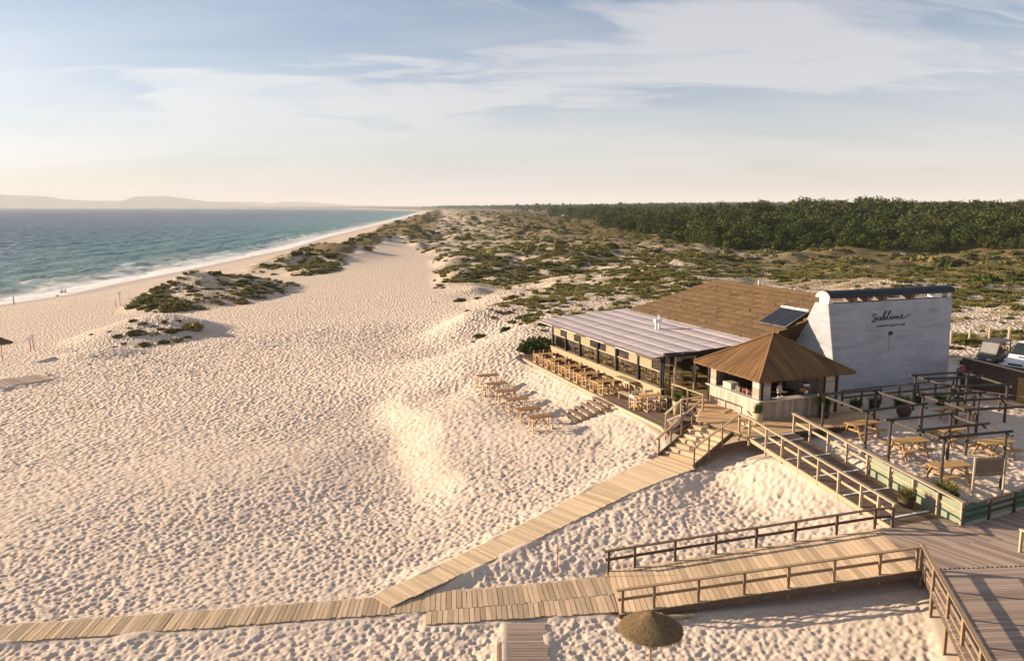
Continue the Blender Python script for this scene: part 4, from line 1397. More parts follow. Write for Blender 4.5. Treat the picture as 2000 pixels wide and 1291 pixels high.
# ---------------------------------------------------------------- big white wall with the club's name
m, t = new_mat('weathered white render')
tcn = t.add('ShaderNodeTexCoord')
g1 = t.noise(tcn.outputs['Object'], 0.9, 6.0, 0.65, 0.5)
mpn = t.add('ShaderNodeMapping', ins={'Vector': tcn.outputs['Object'], 'Scale': (0.5, 0.5, 2.4)})
g2 = t.noise(mpn.outputs[0], 1.1, 6.0, 0.7, 0.6)
g3 = t.noise(tcn.outputs['Object'], 14.0, 3.0, 0.6)
col = t.mix(t.maprange(g1, 0.35, 0.7), (0.47, 0.475, 0.505), (0.385, 0.39, 0.42))
col = t.mix(t.math('MULTIPLY', t.maprange(g2, 0.46, 0.68), 0.6), col, (0.25, 0.25, 0.262))
col = t.mix(t.math('MULTIPLY', t.maprange(g3, 0.55, 0.8), 0.2), col, (0.50, 0.50, 0.51))
bn = t.add('ShaderNodeBump', ins={'Strength': 0.5, 'Distance': 0.03, 'Height': t.math('ADD', g1, t.math('MULTIPLY', g3, 0.35))})
b = t.add('ShaderNodeBsdfPrincipled', ins={'Base Color': col, 'Roughness': 0.9, 'Specular IOR Level': 0.15, 'Normal': bn.outputs[0]})
t.add('ShaderNodeOutputMaterial', ins={'Surface': b.outputs[0]})
M['render'] = m
M['grey_line'] = plain('grey cable', (0.16, 0.16, 0.17), 0.7)
Wl = building('white_wall', 'tall white rendered wall block with black club lettering and a barrel cap', 'wall')
WA = 3.72
prof = [(WA - 0.02, -0.5), (WA, 5.5), (WA + 1.15, 5.5), (WA + 4.2, 0.8), (WA + 4.2, -0.5)]
mb = MB()
mb._add([(8.75, *prof[0]), (7.68, *prof[1]), (7.68, *prof[2]), (8.1, *prof[3]), (8.5, *prof[4]),
         (18.05, *prof[0]), (17.9, *prof[1]), (17.9, *prof[2]), (18.0, *prof[3]), (18.05, *prof[4])],
        [(4, 3, 2, 1, 0), (5, 6, 7, 8, 9), (0, 1, 6, 5), (1, 2, 7, 6), (2, 3, 8, 7), (3, 4, 9, 8), (4, 0, 5, 9)])
mb.build('body', M['render'], Wl, bevel=0.03)
n = 10
arc = [(WA + 0.55 + 0.62 * math.cos(math.pi * k / n), 5.82 + 0.42 * math.sin(math.pi * k / n)) for k in range(n + 1)]
arci = [(WA + 0.55 + 0.57 * math.cos(math.pi * k / n), 5.82 + 0.37 * math.sin(math.pi * k / n)) for k in range(n + 1)]
M['cap'] = plain('dark cap sheet', (0.022, 0.023, 0.028), 0.55, 0.25, 4.0)
MB().prism(arc + arci[::-1], 7.75, 18.0).build('cap', M['cap'], Wl)
MB().prism(arc, 7.70, 7.745).build('cap_end', M['render'], Wl)
for bx_ in (8.0, 9.9, 11.0, 12.3, 14.6, 16.9, 17.75):
    lb(MB(), bx_ - 0.16, WA + 0.15, 5.501, bx_ + 0.16, WA + 0.95, 5.80).build('cap_support', M['rail'] if 9 < bx_ < 15 else M['steel'], Wl)
lb(MB(), 12.62, WA - 0.10, 3.34, 12.86, WA - 0.005, 3.56).build('wall_lamp', M['black'], Wl)
MB().tube([(12.74, WA - 0.012, 3.34), (12.70, WA - 0.016, 2.9), (12.72, WA - 0.016, 2.3)], 0.012, 5).build('cable', M['grey_line'], Wl)
# lettering: a flowing script word and a small line of capitals
script = [[(119, 93), (108, 84), (94, 92), (95, 106), (108, 120), (116, 136), (108, 152), (92, 156), (86, 148), (98, 142), (118, 134), (130, 115), (128, 134), (134, 142),
           (146, 134), (153, 115), (152, 136), (158, 141), (167, 130), (183, 96), (193, 68), (187, 66), (177, 94), (171, 126), (175, 141), (186, 141), (195, 128), (190, 116), (181, 122), (188, 132), (202, 126)],
          [(202, 126), (214, 100), (228, 68), (222, 66), (210, 100), (205, 130), (211, 141), (222, 133), (235, 115), (232, 134), (238, 141), (247, 133), (256, 115), (254, 140)],
          [(254, 140), (263, 121), (271, 115), (275, 123), (273, 140), (282, 121), (290, 115), (294, 123), (293, 137), (299, 141), (310, 134), (326, 121), (328, 109), (318, 109), (311, 124), (317, 139), (332, 139), (352, 127), (388, 110)],
          [(238, 99), (240, 97), (241, 100)]]
cu = bpy.data.curves.new('lettering', 'CURVE')
cu.dimensions = '3D'
cu.bevel_depth = 0.024
cu.bevel_resolution = 1
cu.resolution_u = 4
for stq in script:
    sp_ = cu.splines.new('BEZIER')
    sp_.bezier_points.add(len(stq) - 1)
    for bp, (x, y) in zip(sp_.bezier_points, stq):
        bx_ = 11.17 + (x - 86) / (388 - 86) * 3.15
        bz_ = 4.22 + (156 - y) / (156 - 64) * 0.66
        bp.co = (bx_, WA - 0.02, bz_)
        bp.handle_left_type = bp.handle_right_type = 'AUTO'
tmp = bpy.data.objects.new('tmp', cu)
COL.objects.link(tmp)
dg = bpy.context.evaluated_depsgraph_get()
lm = bpy.data.meshes.new_from_object(tmp.evaluated_get(dg))
bpy.data.objects.remove(tmp)
lm.name = 'lettering'
lm.materials.clear()
lm.materials.append(M['black'])
lo = obj('lettering', lm, None, Wl)
lo['label'] = 'black script lettering reading Sublime'


def text_mesh(name, body, size, mat, parent, loc, rot, extrude=0.006, label=None, spacing=1.0, bold=0.0):
    fc = bpy.data.curves.new(name, 'FONT')
    fc.body = body
    fc.size = size
    fc.extrude = extrude
    fc.offset = bold
    fc.space_character = spacing
    fc.align_x = 'CENTER'
    tmp_ = bpy.data.objects.new('tmp', fc)
    COL.objects.link(tmp_)
    d_ = bpy.context.evaluated_depsgraph_get()
    mm = bpy.data.meshes.new_from_object(tmp_.evaluated_get(d_))
    bpy.data.objects.remove(tmp_)
    mm.name = name
    mm.materials.clear()
    mm.materials.append(mat)
    o = obj(name, mm, None, parent, loc)
    o.rotation_euler = rot
    if label:
        o['label'] = label
    return o


text_mesh('lettering', 'COMPORTA BEACH CLUB', 0.185, M['black'], Wl, (12.74, WA - 0.012, 3.88), (math.pi / 2, 0, 0), label='small black capitals reading COMPORTA BEACH CLUB', spacing=1.12, bold=0.004)

# ---------------------------------------------------------------- bar pavilion
m, t = new_mat('reed roof')
tcn = t.add('ShaderNodeTexCoord')
mpn = t.add('ShaderNodeMapping', ins={'Vector': tcn.outputs['UV'], 'Scale': (26.0, 0.7, 1.0)})
g1 = t.noise(mpn.outputs[0], 1.0, 6.0, 0.72, 0.15)
g2 = t.noise(tcn.outputs['Object'], 0.8, 4.0, 0.6)
col = t.ramp(g1, [(0.22, (0.07, 0.035, 0.015)), (0.5, (0.175, 0.094, 0.040)), (0.78, (0.32, 0.185, 0.080))])
mp2 = t.add('ShaderNodeMapping', ins={'Vector': tcn.outputs['UV'], 'Scale': (7.0, 0.5, 1.0)})
g4 = t.noise(mp2.outputs[0], 1.0, 4.0, 0.6, 0.4)
col = t.mix(t.math('MULTIPLY', t.maprange(g4, 0.5, 0.64), 0.55), col, (0.06, 0.04, 0.027))
col = t.mix(t.math('MULTIPLY', t.maprange(g2, 0.5, 0.68), 0.5), col, (0.10, 0.075, 0.055))
bn = t.add('ShaderNodeBump', ins={'Strength': 0.7, 'Distance': 0.03, 'Height': g1})
b = t.add('ShaderNodeBsdfPrincipled', ins={'Base Color': col, 'Roughness': 0.85, 'Specular IOR Level': 0.15, 'Normal': bn.outputs[0]})
t.add('ShaderNodeOutputMaterial', ins={'Surface': b.outputs[0]})
M['reed'] = m
V_ = building('bar_pavilion', 'square timber bar pavilion with a pointed brown reed roof', 'pavilion')
ev = dict(a0=-0.62, a1=5.35, b0=-0.66, b1=5.82, z=2.33)
apex = (2.58, 2.38, 4.24)
corners = [(ev['b0'], ev['a0'], ev['z']), (ev['b1'], ev['a0'], ev['z']), (ev['b1'], ev['a1'], ev['z']), (ev['b0'], ev['a1'], ev['z'])]
prf = thing('roof', None, None)
prf.name = 'roof'
prf.parent = V_
for k in range(4):
    c0, c1 = Vector(corners[k]), Vector(corners[(k + 1) % 4])
    ns, nr = 64, 10
    vs, uvs, fs = [], [], []
    nrm = (c1 - c0).cross(Vector(apex) - c0).normalized()
    prof_h = 0.012 * rng.standard_normal(ns + 1)
    for j in range(nr + 1):
        f = j / nr
        for i in range(ns + 1):
            u = i / ns
            p = c0.lerp(c1, u).lerp(Vector(apex), f)
            sag = -0.05 * math.sin(math.pi * f) * 1.0
            rag = (0.03 * random.random() if j == 0 else 0.0)
            p = p + nrm * (prof_h[i] * (1 - f) + sag + 0.004 * random.uniform(-1, 1)) - Vector((0, 0, rag))
            vs.append(p)
            uvs.append((0.5 + (u - 0.5) * (1 - f) + k * 1.7, f))
    for j in range(nr):
        for i in range(ns):
            q = j * (ns + 1) + i
            fs.append((q, q + 1, q + ns + 2, q + ns + 1))
    # underside and rim
    nbase = len(vs)
    for i in range(ns + 1):
        p = vs[i] - Vector((0, 0, 0.10))
        vs.append(p)
        uvs.append((uvs[i][0], -0.03))
    for i in range(ns):
        fs.append((i + 1, i, nbase + i, nbase + i + 1))
    me = bpy.data.meshes.new('thatch_face')
    me.from_pydata([tuple(p) for p in vs], [], fs)
    ul = me.uv_layers.new(name='UVMap')
    for lp in me.loops:
        ul.data[lp.index].uv = uvs[lp.vertex_index]
    obj('thatch_face', me, M['reed'], prf)
    MB().tube([c0 + Vector((0, 0, 0.02)), Vector(c0).lerp(Vector(apex), 0.5) + Vector((0, 0, -0.0)), Vector(apex) + Vector((0, 0, 0.03))], 0.045, 6).build('hip_roll', M['brown'], prf)
MB().quad(*[(c[0], c[1], c[2] - 0.1) for c in corners]).build('soffit', M['rail_dark'], prf)
PB, PA = 5.1, 4.66            # plan of the bar
# counter fronts of upright boards
def clad(p, q, z0, z1_, n, mat=None):
    p, q = Vector(p), Vector(q)
    d = (q - p)
    nn = Vector((d.y, -d.x, 0)).normalized()
    for k in range(n):
        a, c = p.lerp(q, k / n), p.lerp(q, (k + 1) / n)
        mid = (a + c) / 2
        o = MB().box((0, 0, 0), ((c - a).length - 0.012, 0.028, z1_ - z0)).build('board', mat or M['clad'], V_)
        o.location = (mid.x + nn.x * random.uniform(0, 0.006), mid.y + nn.y * random.uniform(0, 0.006), (z0 + z1_) / 2)
        o.rotation_euler = (0, 0, math.atan2(d.y, d.x))


clad((0, PA, 0), (0, 0, 0), 0.0, 1.02, 30)
clad((0, 0, 0), (PB, 0, 0), 0.0, 1.02, 30)
clad((PB, 0, 0), (PB, PA, 0), 0.0, 2.3, 14)
clad((PB, PA, 0), (0, PA, 0), 0.0, 2.3, 14)
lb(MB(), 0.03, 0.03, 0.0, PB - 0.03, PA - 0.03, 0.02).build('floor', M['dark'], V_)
M['counter'] = plain('pale counter', (0.52, 0.47, 0.42), 0.35, 0.1, 4.0)
lb(MB(), -0.22, -0.2, 1.03, 0.32, PA + 0.02, 1.09).build('counter_top', M['counter'], V_)
lb(MB(), 0.321, -0.24, 1.03, PB + 0.05, 0.32, 1.09).build('counter_top', M['counter'], V_)
for (b_, a_) in ((0.02, 0.02), (PB, 0.02), (0.02, PA), (PB, PA)):
    lb(MB(), b_ - 0.08, a_ - 0.08, 0.0, b_ + 0.08, a_ + 0.08, 2.32).build('post', M['black'], V_)
# short boarded panels beside the openings
def panel(b0_, a0_, b1_, a1_):
    n = 8
    for k in range(n):
        z0 = 1.10 + k * 0.145
        lb(MB(), b0_, a0_, z0, b1_, a1_, z0 + 0.137).build('board', M['clad'], V_)
panel(0.0, 0.10, 0.05, 0.72)
panel(0.0, PA - 0.65, 0.05, PA - 0.09)
panel(0.10, 0.0, 0.62, 0.05)
panel(PB - 0.75, 0.0, PB - 0.09, 0.05)
for (b_, a_) in ((0.04, 0.75), (0.66, 0.04), (PB - 0.79, 0.04), (0.04, PA - 0.7)):
    lb(MB(), b_ - 0.035, a_ - 0.035, 1.095, b_ + 0.035, a_ + 0.035, 2.25).build('jamb', M['black'], V_)
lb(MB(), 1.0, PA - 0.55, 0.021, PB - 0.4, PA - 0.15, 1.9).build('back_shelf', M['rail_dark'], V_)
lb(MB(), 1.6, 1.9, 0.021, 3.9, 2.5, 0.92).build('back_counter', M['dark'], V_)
# ---------------------------------------------------------------- plants
def leaf_quads(cent, size, nrm_bias=None, aspect=1.6):
    """one small leaf-sized quad per centre, random attitude leaning along a bias direction"""
    n = len(cent)
    nr = rng.standard_normal((n, 3))
    if nrm_bias is not None:
        nr = nr * 0.75 + nrm_bias
    nr /= np.linalg.norm(nr, axis=1, keepdims=True) + 1e-9
    ref = rng.standard_normal((n, 3))
    u = np.cross(nr, ref)
    u /= np.linalg.norm(u, axis=1, keepdims=True) + 1e-9
    v = np.cross(nr, u)
    s = np.asarray(size).reshape(-1, 1) * np.ones((n, 1))
    u, v = u * s * aspect / 2, v * s / 2
    bend = nr * s * 0.15
    V = np.stack([cent - u - v, cent + u - v + bend, cent + u + v, cent - u + v + bend], 1).reshape(-1, 3)
    F = np.arange(4 * n).reshape(n, 4)
    return V, F


def dome_mesh(name, mat, n, leaf, hgt, lumps=6, core=True):
    """low cushion of leaves, radius about 1"""
    Vs, Fs, off_ = [], [], 0
    lc = [(0, 0, 0.75, hgt)]
    for k in range(lumps):
        a, r_ = rng.uniform(0, 6.28), rng.uniform(0.3, 0.72)
        lc.append((r_ * math.cos(a), r_ * math.sin(a), rng.uniform(0.28, 0.5), hgt * rng.uniform(0.45, 0.95)))
    per = n // len(lc)
    for (cx, cy_, rad, h) in lc:
        d = rng.standard_normal((per, 3))
        d[:, 2] = np.abs(d[:, 2])
        d /= np.linalg.norm(d, axis=1, keepdims=True)
        k = rng.uniform(0.8, 1.06, (per, 1))
        c = np.stack([cx + d[:, 0] * rad * k[:, 0], cy_ + d[:, 1] * rad * k[:, 0], d[:, 2] * h * k[:, 0]], -1)
        V, F = leaf_quads(c, rng.uniform(0.6, 1.2, per) * leaf, d * 0.9)
        Vs.append(V)
        Fs.append(F + off_)
        off_ += len(V)
        if core:
            m_, q_ = 8, 3
            rows = []
            for j in range(q_ + 1):
                ph = (math.pi / 2) * j / q_ * 0.98
                for i in range(m_):
                    an = 2 * math.pi * i / m_
                    rows.append((cx + 0.86 * rad * math.cos(ph) * math.cos(an), cy_ + 0.86 * rad * math.cos(ph) * math.sin(an), -0.06 + 0.86 * h * math.sin(ph)))
            V = np.array(rows)
            F = np.array([(j * m_ + i, j * m_ + (i + 1) % m_, (j + 1) * m_ + (i + 1) % m_, (j + 1) * m_ + i) for j in range(q_) for i in range(m_)])
            Vs.append(V)
            Fs.append(F + off_)
            off_ += len(V)
    me_ = mesh_np(name, np.concatenate(Vs), np.concatenate(Fs))
    me_.materials.append(mat)
    return me_


def tuft_mesh(name, mat, n, hgt, spread, wdt=0.025, droop=0.5, base_r=0.25):
    """grass tuft of bent blades"""
    a = rng.uniform(0, 2 * math.pi, n)
    r0 = base_r * np.sqrt(rng.random(n))
    a0 = rng.uniform(0, 2 * math.pi, n)
    base = np.stack([r0 * np.cos(a0), r0 * np.sin(a0), np.full(n, -0.03)], -1)
    h = hgt * rng.uniform(0.55, 1.0, n)
    sp = spread * rng.uniform(0.3, 1.0, n)
    dirv = np.stack([np.cos(a), np.sin(a), np.zeros(n)], -1)
    side = np.stack([-np.sin(a), np.cos(a), np.zeros(n)], -1) * wdt
    mid = base + dirv * (sp * 0.35)[:, None] + np.stack([np.zeros(n), np.zeros(n), h * 0.7], -1)
    tip = base + dirv * sp[:, None] + np.stack([np.zeros(n), np.zeros(n), h * (1 - droop * rng.random(n) * 0.6)], -1)
    V = np.stack([base - side, base + side, mid + side * 0.8, mid - side * 0.8, tip + side * 0.15, tip - side * 0.15], 1).reshape(-1, 3)
    k = np.arange(n)[:, None] * 6
    F = np.concatenate([k + np.array([0, 1, 2, 3]), k + np.array([3, 2, 4, 5])])
    me_ = mesh_np(name, V, F)
    me_.materials.append(mat)
    return me_


M['mat_leaf'] = foliage('dune cushion leaves', (0.055, 0.063, 0.016), (0.20, 0.18, 0.048), (0.34, 0.26, 0.095))
M['bush_leaf'] = foliage('green bush leaves', (0.024, 0.042, 0.010), (0.085, 0.108, 0.022))
M['grass_leaf'] = foliage('dune grass', (0.13, 0.14, 0.035), (0.28, 0.27, 0.085), (0.36, 0.29, 0.12))
M['yellow_leaf'] = foliage('yellow flowering bush', (0.06, 0.09, 0.015), (0.38, 0.31, 0.03))
M['pine_leaf'] = foliage('pine needles', (0.018, 0.036, 0.006), (0.078, 0.105, 0.017), (0.095, 0.095, 0.024), trans=0.15)
M['scrub_leaf'] = foliage('bright juniper scrub', (0.028, 0.05, 0.006), (0.125, 0.15, 0.017), trans=0.2)
M['bark'] = plain('bark', (0.075, 0.048, 0.033), 0.9, 0.3, 8.0)
mats_m = [dome_mesh('dune_shrub', M['mat_leaf'], 330, 0.13, h, 7) for h in (0.30, 0.38, 0.26)]
bush_m = [dome_mesh('bush', M['bush_leaf'], 900, 0.095, h, 9) for h in (0.62, 0.75)]
tuft_m = [tuft_mesh('dune_grass', M['grass_leaf'], 130, h, 0.75, 0.035, base_r=0.5) for h in (0.62, 0.8)]
far_mat = [dome_mesh('scrub', M['mat_leaf'], 110, 0.24, h, 3) for h in (0.34, 0.5)]
far_tuft = [tuft_mesh('grass', M['grass_leaf'], 44, 0.6, 0.8, 0.07, base_r=0.55)]


def ground_at(px, py):
    z = -2.0
    for _ in range(7):
        x, y = P(px, py, z)
        z = 0.4 * z + 0.6 * hz(x, y)
    return x, y, hz(x, y)


def shrub(px, py, wpx, kind, label, group, name='dune_shrub', cat='shrub', sq=1.0):
    x, y, z = ground_at(px, py)
    dist = math.hypot(x, y)
    rad = max(0.25, wpx * dist / FPX / 2)
    me_ = random.choice({'mat': mats_m, 'bush': bush_m, 'grass': tuft_m}[kind])
    o = obj(name if kind != 'grass' else 'dune_grass', me_, None, None, (x, y, z - 0.04), random.uniform(0, 6.28))
    o.scale = (rad, rad * random.uniform(0.75, 1.0), rad * sq * random.uniform(0.85, 1.1))
    return tag(o, label, cat if kind != 'grass' else 'grass', group, 'thing')


LG = 'shrubs on the small bare mound at the left'
for q in ((262, 627, 22, 'mat'), (280, 631, 22, 'mat'), (320, 626, 20, 'grass'), (300, 628, 14, 'mat'), (270, 652, 46, 'mat'), (300, 654, 26, 'mat'), (338, 648, 36, 'mat'),
          (345, 664, 30, 'mat'), (315, 638, 18, 'mat'), (232, 660, 24, 'mat'), (285, 674, 32, 'mat'), (318, 667, 28, 'mat'), (365, 658, 18, 'mat'), (222, 678, 16, 'mat'),
          (242, 672, 12, 'mat'), (148, 686, 14, 'mat'), (215, 647, 12, 'mat'), (180, 653, 12, 'mat'), (255, 640, 14, 'mat'), (350, 628, 18, 'grass')):
    shrub(*q, 'low dark green shrub on the small bare sand mound at the left' if q[3] == 'mat' else 'tuft of dune grass on the small bare sand mound at the left', LG)
shrub(378, 638, 50, 'mat', 'widest dark cushion shrub at the right end of the small left mound', LG)
for q, l in (((187, 696, 10, 'grass'), 'lone grass tuft below the small left mound'), ((175, 711, 11, 'grass'), 'lowest grass tuft below the small left mound'),
             ((105, 699, 8, 'grass'), 'tiny tuft of grass alone on the beach near the old platform')):
    shrub(*q, l, None)
DG = 'shrubs on the long vegetated dune at the left'
shrub(340, 604, 64, 'mat', 'large dark shrub on the near flank of the long left dune', DG, sq=1.4)
for q in ((300, 599, 40, 'mat'), (470, 593, 36, 'mat'), (386, 600, 24, 'mat'), (520, 571, 30, 'mat'), (420, 590, 26, 'mat'), (440, 581, 22, 'mat'), (500, 583, 24, 'mat'), (360, 592, 30, 'mat')):
    shrub(*q, 'dark cushion shrub on the flank of the long left dune', DG)
for q in ((280, 593, 60, 'grass'), (255, 603, 40, 'grass'), (300, 585, 50, 'grass'), (265, 597, 34, 'grass')):
    shrub(*q, 'patch of tall grass at the near tip of the long left dune', 'grass at the tip of the left dune')
RG = 'shrubs on the sand slope beyond the restaurant'
for q in ((918, 612, 24, 'mat'), (914, 622, 18, 'mat'), (954, 602, 13, 'mat'), (974, 607, 20, 'mat'), (997, 609, 22, 'mat'), (1000, 629, 28, 'mat'),
          (1013, 621, 20, 'mat'), (925, 667, 14, 'mat'), (1022, 590, 32, 'mat'), (1019, 597, 18, 'mat'), (1063, 602, 26, 'mat'), (1051, 616, 32, 'mat'),
          (1088, 595, 20, 'mat'), (965, 628, 20, 'mat'), (983, 616, 18, 'mat'), (1040, 606, 22, 'mat'), (1075, 610, 22, 'mat'), (1100, 600, 26, 'mat')):
    shrub(*q, 'green cushion shrub on the sand slope beyond the restaurant', RG)
for q in ((1030, 632, 18, 'grass'), (1105, 578, 44, 'grass'), (1085, 612, 26, 'grass'), (923, 641, 9, 'grass'), (884, 660, 9, 'grass'), (1130, 580, 40, 'grass'), (960, 615, 14, 'grass')):
    shrub(*q, 'tuft of yellow green grass on the sand slope beyond the restaurant', 'grass tufts beyond the restaurant')
for q, l in (((850, 590, 11, 'mat'), 'small lone shrub farthest out on the open sand'), ((899, 589, 25, 'bush'), 'round dark shrub alone on the open sand beyond the restaurant'),
             ((866, 563, 16, 'mat'), 'low shrub at the edge of the bare sand corridor'), ((872, 551, 24, 'mat'), 'wide low shrub at the tip of the inland dunes'),
             ((938, 657, 34, 'mat'), 'long green shrub creeping down the slope left of the restaurant'), ((988, 649, 36, 'bush'), 'big rounded bush standing alone left of the restaurant roof'),
             ((1061, 637, 32, 'bush'), 'dark bush tucked under the far corner of the corrugated roof')):
    shrub(*q, l, None, name='bush' if q[3] == 'bush' else 'dune_shrub', cat='bush' if q[3] == 'bush' else 'shrub')
bb_ = thing('bush', 'largest dense green bush against the end of the restaurant terrace', 'bush', (*W(24.9, -2.0), hz(*W(24.9, -2.0)) - 0.1))
for (dx, dy, r_, h) in ((0, 0, 1.35, 1.5), (-1.0, -0.4, 1.05, 1.15), (0.5, -1.0, 0.9, 1.3), (-0.3, 0.9, 1.0, 1.2)):
    o = obj('foliage', random.choice(bush_m), None, bb_, (dx, dy, 0), random.uniform(0, 6))
    o.scale = (r_, r_, h)
MB().tube([(0, 0, -0.2), (0.1, 0, 0.5), (0.0, 0.2, 1.0)], [0.12, 0.09, 0.04], 6).build('stem', M['bark'], bb_)


# ---- scattered ground cover, one mass of instances
def gn_scatter(name, pts, rot, scl, idx, sources, label=None):
    col_ = bpy.data.collections.new(name + ' sources')
    for k, me_ in enumerate(sources):
        col_.objects.link(bpy.data.objects.new('%s_src_%02d' % (name, k), me_))
    me_ = bpy.data.meshes.new(name)
    me_.vertices.add(len(pts))
    me_.vertices.foreach_set('co', np.asarray(pts, dtype=np.float32).ravel())
    for nm, ty, arr in (('rotz', 'FLOAT', rot), ('scl', 'FLOAT', scl)):
        a = me_.attributes.new(nm, ty, 'POINT')
        a.data.foreach_set('value', np.asarray(arr, dtype=np.float32))
    a = me_.attributes.new('pick', 'INT', 'POINT')
    a.data.foreach_set('value', np.asarray(idx, dtype=np.int32))
    o = bpy.data.objects.new(name, me_)
    link(o)
    ng = bpy.data.node_groups.new(name, 'GeometryNodeTree')
    ng.interface.new_socket('Geometry', in_out='INPUT', socket_type='NodeSocketGeometry')
    ng.interface.new_socket('Geometry', in_out='OUTPUT', socket_type='NodeSocketGeometry')
    N, Lk = ng.nodes, ng.links
    gi, go = N.new('NodeGroupInput'), N.new('NodeGroupOutput')
    ci = N.new('GeometryNodeCollectionInfo')
    ci.inputs['Collection'].default_value = col_
    ci.inputs['Separate Children'].default_value = True
    ci.inputs['Reset Children'].default_value = True
    ip = N.new('GeometryNodeInstanceOnPoints')
    ip.inputs['Pick Instance'].default_value = True

    def na(nm, ty):
        q = N.new('GeometryNodeInputNamedAttribute')
        q.data_type = ty
        q.inputs['Name'].default_value = nm
        return q.outputs['Attribute']
    cx = N.new('ShaderNodeCombineXYZ')
    Lk.new(na('rotz', 'FLOAT'), cx.inputs['Z'])
    Lk.new(gi.outputs[0], ip.inputs['Points'])
    Lk.new(ci.outputs[0], ip.inputs['Instance'])
    Lk.new(na('pick', 'INT'), ip.inputs['Instance Index'])
    Lk.new(cx.outputs[0], ip.inputs['Rotation'])
    Lk.new(na('scl', 'FLOAT'), ip.inputs['Scale'])
    Lk.new(ip.outputs[0], go.inputs[0])
    md = o.modifiers.new('scatter', 'NODES')
    md.node_group = ng
    return tag(o, label, kind='stuff')


def polar_points(n, r0, r1, a0, a1, pw=1.0):
    """random ground points between two distances and bearings"""
    r_ = np.exp(rng.uniform(math.log(r0), math.log(r1), n)) if pw == 0 else np.sqrt(rng.uniform(r0 ** 2, r1 ** 2, n))
    a = np.radians(rng.uniform(a0, a1, n))
    return np.sin(a) * r_, np.cos(a) * r_


BUILT = [W(*q) for q in ((24.5, -4.5), (24.5, 16.5), (12, 19), (12, 45), (-25, 45), (-25, -6), (1, -6))]
SANDY = [P(*q) for q in ((850, 575, -1.5), (1090, 572, -0.8), (1090, 560, -0.8), (870, 540, -1.5))]


def cover_density(x, y):
    v = veg_mask(x, y)
    d = v * (0.12 + 0.88 * smooth(fbm(x, y, 11, 3), -0.2, 0.25))
    d = d * np.where(poly_sd(x, y, BUILT) < 0, 0, 1) * np.where(poly_sd(x, y, SANDY) < 0, 0.06, 1)
    # the mounds on the beach
    for (mx, my, rx, ry, h) in MOUNDS[:2] + MOUNDS[4:5]:
        q = ((x - mx - 1.0) / (rx * 0.85)) ** 2 + ((y - my) / (ry * 0.92)) ** 2
        d = np.maximum(d, np.where(q < 1, 0.8 * (0.2 + 0.8 * smooth(fbm(x, y, 6, 2), -0.12, 0.22)), 0))
    s = shore_s(x, y)
    return np.where(s < 34, 0, d)


def forest_front(azd):
    fr_px = [(1010, 428), (1120, 452), (1330, 478), (1400, 490), (1600, 489), (1760, 494), (2000, 498), (2200, 500)]
    pts = [P(*q, -2.0) for q in fr_px]
    a = [math.degrees(math.atan2(p[0], p[1])) for p in pts]
    return np.interp(azd, a, [math.hypot(*p) for p in pts])


def in_forest(x, y):
    azd = np.degrees(np.arctan2(x, y))
    r_ = np.hypot(x, y)
    s = shore_s(x, y)
    front = forest_front(azd)
    # a clearing of open dune lies left of the wood, the wood comes right across far away
    ok = (azd > 2.6) & (r_ > front * (1 + 0.16 * fbm(x, y, 30, 2)))
    gap = (azd < 6.3) & (r_ < 1150 - 90 * azd)
    return (ok & ~gap & (s > 160)) | ((r_ > 1500) & (s > 260) & (azd > -12))


px_, py_ = polar_points(60000, 58, 230, -30, 42)
keep = rng.random(len(px_)) < cover_density(px_, py_) * np.clip(60 / np.hypot(px_, py_) + 0.35, 0, 1) * 0.62
keep &= ~in_forest(px_, py_)
px_, py_ = px_[keep], py_[keep]
n = len(px_)
kd = np.where(rng.random(n) < 0.45, rng.integers(0, 3, n), 3 + rng.integers(0, 2, n))
sc_ = np.where(kd < 3, rng.gamma(3.0, 0.14, n) + 0.16, rng.uniform(0.35, 0.85, n)) * (1 + 0.4 * smooth(np.hypot(px_, py_), 80, 200))
gn_scatter('dune_vegetation', np.stack([px_, py_, height(px_, py_) - 0.03], -1), rng.uniform(0, 6.28, n), sc_, kd, mats_m + tuft_m)
px_, py_ = polar_points(60000, 220, 1500, -26, 40, 0)
keep = (rng.random(len(px_)) < cover_density(px_, py_) * 0.5) & ~in_forest(px_, py_)
px_, py_ = px_[keep], py_[keep]
n = len(px_)
rd = np.hypot(px_, py_)
sc_ = (rng.gamma(3.0, 0.33, n) + 0.5) * (0.8 + 0.7 * smooth(rd, 250, 1200))
gn_scatter('heath', np.stack([px_, py_, height(px_, py_) - 0.05], -1), rng.uniform(0, 6.28, n), sc_, rng.integers(0, 3, n), far_mat + far_tuft)

# darker bushes and small pines standing in the heath to the right
for (px0, py0, wd, lab) in ((1860, 520, 60, 'dense dark bush on the heath near the right edge'), (1800, 535, 66, 'long dark scrub bush on the heath left of the right edge'),
                            (1900, 530, 46, 'green bush on the heath below the wood at the right'), (1930, 555, 60, 'dark low bush on the heath above the parked vehicles'),
                            (1985, 550, 40, 'bush cut by the right edge of the picture on the heath'), (1780, 520, 26, 'small pointed bush on the heath below the wood'),
                            (1620, 495, 16, 'small dark bush on pale sand before the wood')):
    shrub(px0, py0, wd, 'bush', lab, None, name='bush', cat='bush', sq=0.7)


